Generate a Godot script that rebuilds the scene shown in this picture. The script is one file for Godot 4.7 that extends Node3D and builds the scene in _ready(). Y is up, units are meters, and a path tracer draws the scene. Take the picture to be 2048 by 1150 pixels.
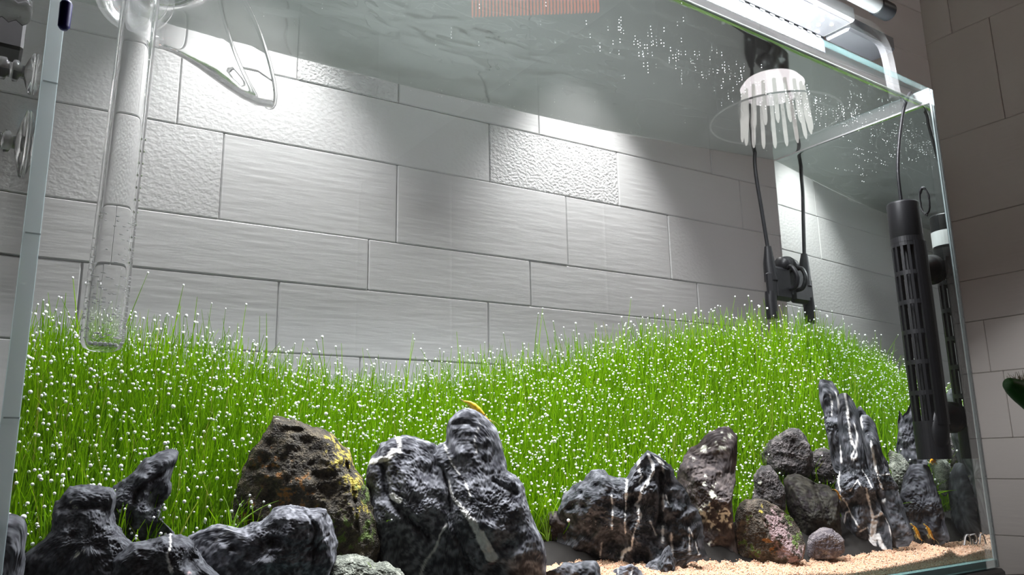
extends Node3D
# An aquarium in a room of painted stone blocks, seen from low in front of its left corner.
# Metres, y up; the tank's outer bottom front left corner is the origin, x runs along its front, -z into it.

const WATER := 0.348          # height of the water surface
var M := {}                   # materials
var taken := {}
var rng := RandomNumberGenerator.new()


class Geo:
	# collects triangles; outward faces are given counter-clockwise and stored the way Godot wants them
	var v := PackedVector3Array()
	var c := PackedColorArray()
	var ix := PackedInt32Array()
	var col := Color(1, 1, 1)
	var planar := []            # two directions to lay a texture along

	func vert(p: Vector3) -> int:
		v.append(p)
		c.append(col)
		return v.size() - 1

	func tri(a: int, b: int, d: int) -> void:
		ix.append(a)
		ix.append(d)
		ix.append(b)

	func quad(a: int, b: int, d: int, e: int) -> void:
		tri(a, b, d)
		tri(a, d, e)

	func face(p: Array) -> void:      # a flat polygon with vertices of its own
		var first := v.size()
		for q in p:
			vert(q)
		for k in range(1, p.size() - 1):
			tri(first, first + k, first + k + 1)

	func out_face(q: Array, away: Vector3) -> void:
		if (q[1] - q[0]).cross(q[2] - q[0]).dot(q[0] - away) < 0:
			q.reverse()
		face(q)

	func sheet(pts: Array, closed_u := false, flip := false) -> void:   # rows of equally many points
		var first := v.size()
		var nu: int = pts[0].size()
		for row in pts:
			for p in row:
				vert(p)
		for j in pts.size() - 1:
			for i in (nu if closed_u else nu - 1):
				var a := first + j * nu + i
				var b := first + j * nu + (i + 1) % nu
				if flip:
					quad(a, a + nu, b + nu, b)
				else:
					quad(a, b, b + nu, a + nu)

	func box(lo: Vector3, hi: Vector3, bev := 0.0, xf := Transform3D()) -> void:   # chamfered box
		bev = minf(bev, 0.49 * minf(hi.x - lo.x, minf(hi.y - lo.y, hi.z - lo.z)))
		var mid := (lo + hi) / 2
		var h := (hi - lo) / 2
		for ax in 3:
			for s in [-1.0, 1.0]:
				var n := Vector3()
				n[ax] = s
				var u := Vector3()
				u[(ax + 1) % 3] = 1
				var w := n.cross(u)
				var hu: float = absf(h.dot(u)) - bev
				var hw: float = absf(h.dot(w.abs())) - bev
				var o := mid + n * h[ax]
				face([xf * (o - u * hu - w * hw), xf * (o + u * hu - w * hw), xf * (o + u * hu + w * hw), xf * (o - u * hu + w * hw)])
		if bev <= 0.0:
			return
		for ax in 3:                 # twelve chamfers
			for s1 in [-1.0, 1.0]:
				for s2 in [-1.0, 1.0]:
					var a := Vector3()
					var b := Vector3()
					var t := Vector3()
					t[ax] = 1
					a[(ax + 1) % 3] = s1
					b[(ax + 2) % 3] = s2
					var ha := h[(ax + 1) % 3]
					var hb := h[(ax + 2) % 3]
					var l := h[ax] - bev
					var p1 := mid + a * ha + b * (hb - bev)
					var p2 := mid + a * (ha - bev) + b * hb
					var q := [xf * (p1 - t * l), xf * (p1 + t * l), xf * (p2 + t * l), xf * (p2 - t * l)]
					out_face(q, xf * mid)
		for sx in [-1.0, 1.0]:
			for sy in [-1.0, 1.0]:
				for sz in [-1.0, 1.0]:
					var k := Vector3(sx, sy, sz)
					var pa := mid + k * (h - Vector3(0, bev, bev))
					var pb := mid + k * (h - Vector3(bev, 0, bev))
					var pc := mid + k * (h - Vector3(bev, bev, 0))
					var q := [xf * pa, xf * pb, xf * pc]
					out_face(q, xf * mid)

	func tube(path: Array, radii: Array, sides := 12, capped := true, squash := 1.0) -> void:
		var rows := []
		var up := Vector3.UP
		var d0: Vector3 = (path[1] - path[0]).normalized()
		if absf(d0.dot(up)) > 0.9:
			up = Vector3.RIGHT
		var side := d0.cross(up).normalized()
		for k in path.size():
			var a: Vector3 = path[maxi(k - 1, 0)]
			var b: Vector3 = path[mini(k + 1, path.size() - 1)]
			var d := (b - a).normalized()
			side = (side - d * side.dot(d)).normalized()
			var other := side.cross(d)
			var r: float = radii[mini(k, radii.size() - 1)]
			var row := []
			for i in sides:
				var t := TAU * i / sides
				row.append(path[k] + side * (cos(t) * r) + other * (sin(t) * r * squash))
			rows.append(row)
		sheet(rows, true, true)
		if capped:
			var last := rows.size() - 1
			var f0 := []
			for i in sides:
				f0.append(rows[0][i])
			face(f0)
			var f1 := []
			for i in sides:
				f1.append(rows[last][sides - 1 - i])
			face(f1)

	func lathe(profile: Array, sides := 32, xf := Transform3D(), a0 := 0.0, a1 := TAU) -> void:   # profile: Vector2(radius, height), upwards on the outside
		var full := a1 - a0 > TAU - 0.001
		var n := sides if full else sides + 1
		var rows := []
		for p in profile:
			var row := []
			for i in n:
				var t := a0 + (a1 - a0) * i / sides
				row.append(xf * Vector3(cos(t) * p.x, p.y, -sin(t) * p.x))
			rows.append(row)
		sheet(rows, full)

	func ball(at: Vector3, r: Vector3, n := 10) -> void:
		var prof := []
		for k in n + 1:
			var t := -PI / 2 + PI * k / n
			prof.append(Vector2(cos(t), sin(t)))
		lathe(prof, n * 2, Transform3D(Basis.from_scale(r), at))

	func mesh(smooth := true, colored := false) -> ArrayMesh:
		var n := PackedVector3Array()
		n.resize(v.size())
		if not smooth:
			var v2 := PackedVector3Array()
			var c2 := PackedColorArray()
			for k in ix.size():
				v2.append(v[ix[k]])
				c2.append(c[ix[k]])
			v = v2
			c = c2
			ix = PackedInt32Array(range(v.size()))
			n.resize(v.size())
		for k in range(0, ix.size(), 3):
			var a := ix[k]
			var b := ix[k + 1]
			var d := ix[k + 2]
			var f := (v[d] - v[a]).cross(v[b] - v[a])
			n[a] += f
			n[b] += f
			n[d] += f
		for k in n.size():
			n[k] = n[k].normalized()
		var arr := []
		arr.resize(Mesh.ARRAY_MAX)
		arr[Mesh.ARRAY_VERTEX] = v
		arr[Mesh.ARRAY_NORMAL] = n
		arr[Mesh.ARRAY_INDEX] = ix
		if colored:
			arr[Mesh.ARRAY_COLOR] = c
		if planar:
			var uv := PackedVector2Array()
			for p in v:
				uv.append(Vector2(p.dot(planar[0]), p.dot(planar[1])))
			arr[Mesh.ARRAY_TEX_UV] = uv
		var m := ArrayMesh.new()
		m.add_surface_from_arrays(Mesh.PRIMITIVE_TRIANGLES, arr)
		return m


func numbered(called: String) -> String:
	var k: int = taken.get(called, -1) + 1
	taken[called] = k
	return called if k == 0 else "%s_%03d" % [called, k]

func tag(o: Node, label := "", category := "", group := "", kind := "") -> Node:
	if label: o.set_meta("label", label)
	if category: o.set_meta("category", category)
	if group: o.set_meta("group", group)
	if kind: o.set_meta("kind", kind)
	return o

func thing(called: String, label: String, category: String, at := Vector3.ZERO, group := "", kind := "") -> Node3D:
	var o := Node3D.new()
	o.name = numbered(called)
	add_child(o)
	o.position = at
	tag(o, label, category, group, kind)
	return o

func put(called: String, m: Mesh, mat: Material, parent: Node = self, at := Vector3.ZERO) -> MeshInstance3D:
	var o := MeshInstance3D.new()
	o.name = numbered(called) if parent == self else called
	o.mesh = m
	o.material_override = mat
	o.position = at
	parent.add_child(o, true)
	return o

func mat(color: Color, rough := 0.6, metal := 0.0) -> StandardMaterial3D:
	var m := StandardMaterial3D.new()
	m.albedo_color = color
	m.roughness = rough
	m.metallic = metal
	return m

func lin(r: float, g: float, b: float, rough := 0.6) -> StandardMaterial3D:
	return mat(Color(r, g, b).linear_to_srgb(), rough)

func glow(color: Color, energy: float) -> StandardMaterial3D:
	var m := mat(Color(0.02, 0.02, 0.02))
	m.emission_enabled = true
	m.emission = color
	m.emission_energy_multiplier = energy
	return m

func pane(alpha: float, color := Color(1, 1, 1)) -> StandardMaterial3D:
	var m := mat(Color(color.r, color.g, color.b, alpha), 0.0)
	m.transparency = BaseMaterial3D.TRANSPARENCY_ALPHA
	return m

func noise_tex(freq: float, kind: int, octaves: int, sd: int, size := 512, fract := FastNoiseLite.FRACTAL_FBM) -> NoiseTexture2D:
	var n := FastNoiseLite.new()
	n.noise_type = kind
	n.frequency = freq
	n.fractal_type = fract
	n.fractal_octaves = octaves
	n.seed = sd
	var t := NoiseTexture2D.new()
	t.width = size
	t.height = size
	t.seamless = true
	t.noise = n
	return t

func bump(m: StandardMaterial3D, t: Texture2D, cm: float, scale: Vector3, world := true, tri := true) -> StandardMaterial3D:
	m.heightmap_enabled = true
	m.heightmap_texture = t
	m.heightmap_scale = cm
	m.uv1_triplanar = tri
	m.uv1_world_triplanar = world and tri
	m.uv1_scale = scale
	return m

func noise(freq: float, sd: int, fract := FastNoiseLite.FRACTAL_FBM, octaves := 4, kind := FastNoiseLite.TYPE_SIMPLEX_SMOOTH) -> FastNoiseLite:
	var n := FastNoiseLite.new()
	n.seed = sd
	n.frequency = freq
	n.fractal_type = fract
	n.fractal_octaves = octaves
	n.noise_type = kind
	return n

func spline(p: Array, steps := 6) -> Array:      # Catmull-Rom through the points
	var out := []
	for k in p.size() - 1:
		var a: Vector3 = p[maxi(k - 1, 0)]
		var b: Vector3 = p[k]
		var c: Vector3 = p[k + 1]
		var d: Vector3 = p[mini(k + 2, p.size() - 1)]
		for i in steps:
			out.append(b.cubic_interpolate(c, a, d, float(i) / steps))
	out.append(p[p.size() - 1])
	return out


# ---------- stones ----------
const ROCK := {   # base colour, second colour, ridge, scoop, grain (metres), bump cm
	"slate": [Color(0.0562, 0.0585, 0.0675), Color(0.2953, 0.3004, 0.3291), 0.0050, 0.0022, 0.0008],
	"dark": [Color(0.0375, 0.0390, 0.0450), Color(0.1250, 0.1300, 0.1438), 0.0045, 0.0018, 0.0010],
	"vein": [Color(0.0338, 0.0353, 0.0413), Color(0.1562, 0.1600, 0.1750), 0.0046, 0.0034, 0.0008],
	"brown": [Color(0.0364, 0.0294, 0.0182), Color(0.1360, 0.1062, 0.0638), 0.0045, 0.0012, 0.0006],
	"purple": [Color(0.0360, 0.0282, 0.0276), Color(0.1283, 0.1045, 0.0969), 0.0040, 0.0010, 0.0008],
	"lava": [Color(0.0350, 0.0290, 0.0290), Color(0.1615, 0.1403, 0.1360), 0.0026, 0.0010, 0.0007],
	"mossy": [Color(0.0440, 0.0344, 0.0208), Color(0.1800, 0.1350, 0.0990), 0.0035, 0.0008, 0.0008],
	"slab": [Color(0.0130, 0.0115, 0.0085), Color(0.045, 0.041, 0.031), 0.0020, 0.0010, 0.0005],
	"pale": [Color(0.16, 0.175, 0.14), Color(0.42, 0.44, 0.36), 0.0025, 0.0012, 0.0010],
	"pink": [Color(0.12, 0.10, 0.11), Color(0.30, 0.26, 0.26), 0.0018, 0.0008, 0.0005],
}
const SPOT := [Color(0.62, 0.62, 0.52), Color(0.50, 0.40, 0.055), Color(0.10, 0.16, 0.02), Color(0.36, 0.25, 0.25), Color(0.30, 0.13, 0.03)]

func near_line(p: Vector2, l: Array) -> Vector2:     # (distance, share of the way) to a line of points given in millimetres after two leading numbers
	var best := 1e9
	var where := 0.0
	var n := (l.size() - 2) / 2
	for k in n - 1:
		var a := Vector2(l[2 + k * 2], l[3 + k * 2])
		var b := Vector2(l[4 + k * 2], l[5 + k * 2])
		var d := p.distance_squared_to(Geometry2D.get_closest_point_to_segment(p, a, b))
		if d < best:
			best = d
			where = k / float(n - 1)
	return Vector2(sqrt(best), where)

func lobe(g: Geo, kind: String, sd: int, L: Dictionary) -> void:
	var spec: Array = ROCK[kind]
	var o: Array = L.o
	var pts := PackedVector2Array()
	for k in range(0, o.size(), 2):
		pts.append(Vector2(o[k], o[k + 1]))
	var ctr := Vector2()
	if L.has("c"):
		ctr = Vector2(L.c[0], L.c[1])
	else:
		var lo := pts[0]
		var hi := pts[0]
		for p in pts:
			lo = lo.min(p)
			hi = hi.max(p)
		ctr = (lo + hi) / 2
	var w0: float = L.get("w", 0.0)
	var size: float = L.get("k", 1.0)
	var front: float = L.t
	var back: float = L.get("b", front)
	var stretch: float = L.get("stretch", 1.0)
	var amp: float = L.get("amp", 1.0) * size
	var ridge := noise(34.0 / size, sd, FastNoiseLite.FRACTAL_RIDGED, 3)
	var soft := noise(60.0 / size, sd + 1, FastNoiseLite.FRACTAL_FBM, 4)
	var grain := noise(620.0 / size, sd + 2, FastNoiseLite.FRACTAL_FBM, 3)
	var hair := noise(48.0 / size, sd + 3, FastNoiseLite.FRACTAL_FBM, 2)
	var scoop := noise(95.0 / size, sd + 4, FastNoiseLite.FRACTAL_NONE, 1, FastNoiseLite.TYPE_CELLULAR)
	scoop.cellular_return_type = FastNoiseLite.RETURN_DISTANCE
	scoop.cellular_jitter = 1.0
	scoop.domain_warp_enabled = true
	scoop.domain_warp_amplitude = 0.006 * size
	scoop.domain_warp_frequency = 70.0 / size
	var r := RandomNumberGenerator.new()
	r.seed = sd * 77 + 5
	var facets := []
	for k in int(L.get("facets", 5)):
		var t := r.randf() * TAU
		var sl := r.randf_range(0.15, L.get("tilt", 0.6))
		facets.append([Vector2(cos(t), sin(t)) * sl, front * r.randf_range(0.75, 1.15)])
	for e in L.get("planes", []):
		facets.append([Vector2(e[0], e[1]), front * e[2]])
	var melt: float = L.get("melt", 2.5) * size
	var nt: int = L.get("n", 150)
	var ns := int(L.get("s", 50) * 1.25)
	var nb := maxi(6, ns / 6)
	var rim := PackedVector2Array()
	for i in nt:
		var t := TAU * i / nt
		var d := Vector2(cos(t), sin(t))
		var far := 0.0
		for k in pts.size():
			var hit = Geometry2D.segment_intersects_segment(ctr, ctr + d * 900.0, pts[k], pts[(k + 1) % pts.size()])
			if hit != null:
				far = maxf(far, ctr.distance_to(hit))
		var q := ctr + d * far
		var jit := soft.get_noise_2d(q.x * 0.0012, q.y * 0.0012) * 1.1
		rim.append(ctr + d * (far + jit * amp))
	var dents: Array = L.get("dents", [])
	var cracks: Array = L.get("cracks", [])
	var veins: Array = L.get("veins", [])
	var spots: Array = L.get("spots", [])
	var hairs: float = L.get("hair", 0.0)
	var rows := ns + 1 + nb
	var first := g.v.size()
	for j in rows:
		var is_front := j <= ns
		var s := sin(j / float(ns) * PI / 2) if is_front else 1.0 - (j - ns) / float(nb)
		for i in nt:
			var p: Vector2 = ctr + (rim[i] - ctr) * s
			var d := 0.0
			var color: Color = spec[0]
			var u := Vector3(p.x * 0.001, p.y * 0.001 / stretch, sd * 0.37)
			if is_front:
				d = front * pow(maxf(0.0, 1.0 - pow(s, 3.2)), 0.55)
				for f in facets:
					var z: float = f[1] - (p - ctr).dot(f[0])
					var h := clampf(0.5 + 0.5 * (d - z) / melt, 0.0, 1.0)     # smooth minimum
					d = lerpf(d, z, h) - melt * h * (1.0 - h)
				d = maxf(d, front * 0.15 * (1.0 - s))
				u.z += d * 0.001
				var rg := ridge.get_noise_3dv(u)
				var sc := scoop.get_noise_3dv(u)
				var bulge: float = 1000.0 * (amp * (rg * spec[2] + sc * spec[3] + soft.get_noise_3dv(u) * 0.003) + grain.get_noise_3dv(u) * spec[4] * size)
				var side := pow(s, 5.0)        # on the flank the relief stands out sideways, on the face forwards
				d += bulge * (1.0 - side)
				p += (p - ctr).normalized() * bulge * side * 0.5
				for e in dents:
					var q: float = Vector2((p.x - e[0]) / e[2], (p.y - e[1]) / e[3]).length_squared()
					if q < 4.0:
						d -= e[4] * exp(-q * 1.6)
				for e in cracks:
					var near := near_line(p, e)
					if near.x < e[0] * 2.2:
						d -= e[1] * 0.55 * exp(-pow(near.x / e[0], 2.0))
				u.z = sd * 0.37 + d * 0.001
			else:
				d = -back * pow(maxf(0.0, 1.0 - pow(s, 2.6)), 0.5)
				u.z += d * 0.001
				d += 1000.0 * amp * (1.0 - s) * ridge.get_noise_3dv(u) * spec[2]
			var a := soft.get_noise_3dv(u * 2.2)
			var b := grain.get_noise_3dv(u * 0.45)
			color = spec[0].lerp(spec[1], clampf(0.32 + a * 1.1 + b * 1.1, 0.0, 1.0))
			if is_front:
				for e in spots:        # patches of lichen, moss or another stone: u, v, radius, which, how much
					var q: float = Vector2(p.x - e[0], p.y - e[1]).length() / e[2]
					if q < 1.6:
						var k := clampf((e[4] - q + a * 1.2 + b * 1.6) * 3.0, 0.0, 1.0)
						color = color.lerp(SPOT[e[3]], k)
				if hairs > 0.0:
					var hn := absf(hair.get_noise_3dv(u * 1.3 + Vector3(b, a, b) * 0.006 * size))
					var hm := hair.get_noise_3dv(u * 0.7 + Vector3(5, 3, 1))
					var k := clampf(1.0 - hn / (0.018 * hairs), 0.0, 1.0) * clampf(hm * 4.0 + 0.5, 0.0, 1.0)
					color = color.lerp(Color(0.36, 0.36, 0.37), k * 0.8)
				for e in veins:
					var near := near_line(p, e)
					var wd := 1.15 * lerpf(e[0], e[1], near.y) + 0.45 * size * (a + b)
					var k := clampf((wd - near.x) / 0.5 + 0.5, 0.0, 1.0)
					if k > 0.0:
						color = color.lerp(Color(0.80, 0.78, 0.75) * (1.0 + 0.5 * b), k)
						d += 0.35 * k
			g.col = color
			g.vert(Vector3(p.x, p.y, w0 + d) * 0.001)
	for j in rows - 1:
		for i in nt:
			var a := first + j * nt + i
			var b := first + j * nt + (i + 1) % nt
			g.quad(a, a + nt, b + nt, b)

func rock(called: String, label: String, kind: String, at: Vector3, turn: float, sd: int, lobes: Array, group := "") -> MeshInstance3D:
	var g := Geo.new()
	for k in lobes.size():
		lobe(g, kind, sd + k * 13, lobes[k])
	var o := put(called, g.mesh(true, true), M["stone_rough"] if kind in ["lava", "pink", "brown", "mossy", "pale"] else M["stone"], self, at)
	o.rotation.y = turn
	tag(o, label, "stone", group)
	return o

func stones() -> void:
	rock("stone", "dark grey stone cut off by the lower left corner of the glass", "dark", Vector3(0.0062, 0.0090, -0.0220), -0.0596, 11, [
		{"o": [-10.4,53.2,-2.3,53.2,3,52.9,4.8,51.6,5.7,48.4,5.9,40.6,6.3,0,-9.4,0], "t": 14, "k": 0.533, "facets": 4, "n": 120, "s": 40}], "stones along the front of the aquarium")
	rock("stone", "large charcoal stone with a flat-topped stump, a raised horn and a white-veined knob", "dark", Vector3(0.0323, 0.0090, -0.0340), -0.1364, 21, [
		{"o": [-19.8,0,-19.6,39.4,-15.3,43.7,-12.1,46.9,-12.3,52.2,-11.6,55.5,-9.7,58.5,-7.8,61.3,-1.6,61.5,5.8,61,7,58.3,6.8,53.1,8.5,47.9,12.1,43.4,15.5,39.8,20,33.5,22.2,0], "t": 17, "k": 0.584, "c": [0,43.2], "dents": [[-1.8,54.8,6.57,1.17,2.5], [-4.8,45.1,2.34,2.04,2]], "spots": [[-6.5,55.3,1.46,0,0.25], [-2.8,40,2.04,0,0.2]], "n": 220, "s": 70, "amp": 0.75},
		{"o": [4.6,57.9,8.6,61.9,13.8,66.5,17,71.2,21.6,73.4,26.6,74.8,28.4,73.4,28,69.7,26.6,66.8,26,62.6,26.3,58.1,24.2,54.4,24.4,47.8,28.5,43.5,29.7,39.1,20.9,37.7,12.9,39.1,7.7,46.7,5.5,52.3], "t": 13, "k": 0.687, "w": -22, "c": [15.3,53.8], "cracks": [[1,7,26.8,68.7,22.2,64.9,17.3,62.2,14.1,58.5,13.2,52,12.5,44.6]], "dents": [[21.8,55.4,3.43,6.01,7]], "n": 200, "s": 60},
		{"o": [6.6,0,7.4,37.1,12.7,42.5,18.7,42.5,22.1,44.2,25,44.9,28.7,44.2,31.8,42,34.5,38.7,37.7,33.8,42.6,29.7,44.6,0], "t": 17, "k": 0.611, "w": 12, "c": [24.1,35.2], "veins": [[0.2,0.5,25,44.9,24.1,41,23.5,38.6,24.5,35.7,25,33.6], [0.1,0.1,18.9,31.4,19.7,29.7]], "dents": [[31.8,36.2,3.36,3.97,9], [24.5,28.5,5.34,3.05,8]], "spots": [[29.5,32,1.37,3,0.5]], "n": 200, "s": 60, "amp": 0.8}], "stones along the front of the aquarium")
	rock("stone", "smooth slate grey stone with rounded knobs and hollows, in front of the brown stone", "slate", Vector3(0.0933, 0.0090, -0.0300), -0.3162, 33, [
		{"o": [-27.8,0,-28.1,38.9,-27.6,42.2,-24.5,44.2,-19.7,45.9,-16.7,46,-11.5,44.5,-6.4,45,-2,46.7,2.7,50.7,6.4,52.9,9,53,12.5,51.6,16.8,51.1,22.8,50.7,23.6,46.2,25.3,41.9,26.6,36.6,27.1,30.8,25,25.7,22.2,0], "t": 20, "k": 0.702, "c": [1.9,35.8], "veins": [[0.1,0.1,-16.5,45.8,-16.9,43,-17.8,40.3], [0.1,0.1,-12.8,44.5,-14.7,42.7]], "cracks": [[0.5,4,12.9,51.4,16.2,47.4,18.6,43.5,17.2,38.8,15.4,38], [0.4,3,23.5,41.4,20.7,39.7,17.9,36,16.9,25.7]], "dents": [[2.6,39.8,4.21,2.46,7], [-5.9,43.5,3.16,2.11,3], [-5.5,34.6,3.51,1.4,3], [-11.1,37.8,2.46,1.4,3], [17.4,35.1,3.86,3.86,3], [20.4,48.3,1.4,1.4,1.5]], "n": 260, "s": 80, "amp": 0.8}], "stones along the front of the aquarium")
	rock("stone", "tall brown stone with a pointed top and yellow lichen down its right edge", "brown", Vector3(0.1182, 0.0090, -0.0620), -0.3523, 41, [
		{"o": [-12.9,89,-11.6,89.6,-9.4,88.3,-1.1,86.3,7.8,83.3,12.7,80.4,19.6,73.2,24.2,65.4,27.9,60.5,30.1,52.1,32.7,43.3,34.9,33.6,33,24.1,27.1,0,-6.8,0,-29.9,29,-29.5,41.2,-27.8,51.6,-25.9,61.6,-22.2,70.1,-18,79.1,-14,85.7], "t": 24, "k": 0.859, "c": [0.1,55], "cracks": [[0.6,3,17.3,74.3,20.7,63.2,22.7,52.3,23.9,41.5]], "dents": [[-1,82.9,6.44,1.72,3], [-19.5,67.3,4.72,1.72,3], [8.4,63.5,6.44,2.58,3]], "spots": [[19.2,70.3,6.44,1,0.55], [22.8,59.3,4.72,1,0.7], [25.4,50,4.3,1,0.45], [15,77.7,4.72,1,0.4], [29.5,55.4,4.72,2,0.75], [13.5,39.7,12.9,2,0.25], [28.8,39.2,6.44,2,0.4], [-12.2,68.2,8.59,4,0.08], [-2.1,56.2,10.7,4,0.1], [-20.5,45.1,7.73,4,0.15], [-10.9,88.3,1.93,0,0.2]], "n": 260, "s": 80, "facets": 6, "amp": 0.95, "melt": 0.8}], "stones along the front of the aquarium")
	rock("stone", "pale grey-green pitted stone low in front of the brown stone", "pale", Vector3(0.1331, 0.0090, -0.0200), -0.4349, 52, [
		{"o": [-19.4,0,-16.8,27.6,-13.6,31.9,-8.1,32.7,-1.5,31.3,1.5,28.3,6.9,28.3,11.5,26.2,15,21.6,16.1,0], "t": 15, "k": 0.774, "spots": [[0.9,30.3,2.71,2,0.5]], "n": 160, "s": 50}], "stones along the front of the aquarium")
	rock("stone", "big grey stone pair split by a crack, with a thick white diagonal vein", "slate", Vector3(0.1855, 0.0090, -0.0460), -0.5278, 63, [
		{"o": [-38.1,51.7,-39,59.6,-38.6,66.4,-36.2,71.6,-32.3,76.6,-27,79.5,-22.4,80.6,-16.5,80.1,-11.8,77.9,-7,75.8,-3.5,66.9,0,53.2,1.1,37.4,-0,0,-28.3,0,-31,25,-33.9,36,-36.8,45], "t": 22, "k": 0.917, "w": 4, "c": [-18.5,49], "veins": [[0.9,1.6,-37.1,68.9,-32.2,69.5,-28.1,70.6,-26,73.3], [0.8,0.7,-24.5,80.2,-23.2,76.9,-23,72.8], [1.4,0.7,-25.5,53.7,-22.7,51.8], [0.4,0.4,-1.6,40.6,-4.6,36.2,-5.8,31.8,-7.8,28.8,-11,24.9,-13.2,19.1]], "cracks": [[1.6,8,-30.3,67.4,-29.3,58.3,-28.3,53.7,-23.1,48,-16.2,42.3,-9.7,35.5]], "dents": [[-25.2,33.6,8.25,10.3,7], [-35.9,53.9,2.75,9.17,4]], "n": 260, "s": 80, "amp": 0.55},
		{"o": [-9.5,72.9,-4.7,76.8,-1.6,78.1,-1.6,83.3,-0.7,88,2.9,90.9,7.8,92.9,12.1,91.9,17.4,88.8,22.1,82.5,24.5,75.8,26.3,67.6,26.7,63.6,30.9,61.2,33.7,57.4,35.1,51.2,38.2,43.1,43.4,32.1,44.9,24.9,42.1,0,-4.6,0,-3.7,28.3,-5.2,46.3,-7.6,64.7], "t": 22, "k": 0.949, "c": [14.1,48.2], "veins": [[0.4,0.6,-0.7,59.5,-0.2,56.2,1.4,52.5], [0.6,2.6,1.9,51.9,5.2,47.9,9.4,42.4,12.9,36.9,15.8,31.4,18.6,26], [0.2,0.2,-2.8,76.7,-0.9,71.5,1.2,66.8,4.3,62.6], [0.2,0.2,14,85.5,11.5,78.4,12.4,72.5], [0.2,0.2,3.6,63.3,6.6,59.8,9,52.9]], "cracks": [[1.2,7,-4.7,65.8,-1.9,60,-0.5,53,1.2,41.6,4.2,32.6,6.9,25.8,10.4,19.1], [0.9,4,20.2,59.5,24.9,56.7,30.8,53.6], [1.2,3,1.2,85.6,7.2,86.5,10.8,85]], "dents": [[9.3,31.3,4.27,3.32,4], [25.7,32.1,7.11,5.22,5], [19.7,21.1,4.74,3.32,5]], "spots": [[19.3,23.7,1.9,3,0.6]], "n": 280, "s": 90, "amp": 0.55, "hair": 0.7}], "stones along the front of the aquarium")
	rock("stone", "small speckled stone in the gap between the split stone and the pitted black stone", "purple", Vector3(0.2678, 0.0266, -0.0750), -0.6500, 71, [
		{"o": [-7.2,2.8,-6.3,18.7,-2.6,21.8,3,23.4,8.4,18.5,9.1,0], "t": 10, "k": 1.099, "n": 80, "s": 26}], "stones along the front of the aquarium")
	rock("stone", "wide black stone with a white-veined crest, pits and a dark upright slot", "vein", Vector3(0.2952, 0.0090, -0.0420), -0.7420, 84, [
		{"o": [-46.3,5.5,-44.4,18.4,-39.8,25.6,-39.9,40.3,-37,45.8,-34.7,49.8,-29.6,55.6,-23.4,57.6,-18.4,61.3,-15,62.6,-12.3,62.5,-10.2,59.8,-5.7,58.9,-1.1,58.1,1.5,62.5,4.2,66.2,7,69.4,10.7,72,13.6,70.9,17.7,67.6,23.4,64.6,25.8,59,29.1,52.6,34,46.8,37.1,41.1,38.1,32.9,39.2,23.2,39.8,16.6,33.5,14.1,26.7,13.1,22.2,9.1,19.3,0,-44.3,0], "t": 21, "k": 1.083, "c": [0,36.3], "veins": [[0.6,0.6,11.2,70.9,13.3,66.3,13.6,61.8,10.7,56.6,6.9,51.9,5.4,47.7,3.4,44.6], [0.8,0.8,4.4,44,5.5,38.8], [0.4,0.5,4.9,38.3,1.6,30.5,0.2,23.9], [0.7,0.9,-0.4,22.8,-4.5,20.3,-5.9,13.7], [0.4,0.4,6.4,67.8,5.9,62.5,7.3,59,5.8,56.1], [0.4,0.2,-0.6,57.3,-1.6,46.7,-2.7,36.3,-2.7,30.6], [0.5,0.8,14.1,69.8,17.2,67.1,18.9,65.4], [0.3,0.3,18.8,63.6,19.4,60.1], [0.3,0.3,18.5,49.1,17.8,41.3], [0.4,0.4,17.1,33,16.4,25.3], [0.2,0.2,-9,50,-8.9,41.6,-9.5,32.4], [0.4,0.2,21.4,29.9,21.5,22,21,14.4], [0.2,0.2,19.6,49.1,21.2,43.9], [0.2,0.2,31,31.9,33.7,25.7,35.3,18.1], [0.2,0.2,31,31.9,30.6,18.1], [0.2,0.2,10.4,36.2,13.4,28.9], [0.2,0.2,-15.5,24.7,-16.9,17]], "cracks": [[1.4,11,17.6,61,17.4,51.7,16.5,41.3,15.6,34.6], [1.1,5,1.3,52.5,5,55.1,8.6,58.5]], "dents": [[-8.6,24.7,9.2,8.12,11], [5.7,18.2,5.95,3.79,8], [-32.2,43.1,2.44,1.89,2.5], [-24,43.8,1.62,1.62,2.5], [-18.5,43.8,1.35,1.35,2.5], [-25.1,51,1.62,1.35,2], [-16.7,54.8,1.62,1.62,2], [-14.6,40.3,1.62,1.35,2], [1.8,46.7,2.44,4.33,5], [-21.7,31.2,6.77,4.06,3], [23.7,24.5,4.33,3.25,4], [10.2,27.1,5.41,5.95,3]], "n": 320, "s": 100, "hair": 0.55, "melt": 0.6, "facets": 8, "tilt": 0.8},
		{"o": [4.8,0,6.4,12.1,10.5,17,14.9,19.4,17.7,24.8,19.8,25.8,21,19.9,22.1,13.8,21.1,0], "t": 11, "k": 1.011, "w": 16, "n": 100, "s": 34}], "stones along the front of the aquarium")
	rock("stone", "low flat black stone at the bottom edge under the pitted black stone", "vein", Vector3(0.2369, 0.0090, -0.0180), -0.6748, 93, [
		{"o": [-17.8,0,-15.2,17.3,-11.6,18.8,-5.7,21.3,2.6,21.4,9.6,21.8,11.9,19.3,12.4,15.3,11.5,0], "t": 9, "k": 0.94, "n": 100, "s": 30}], "stones along the front of the aquarium")
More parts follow.
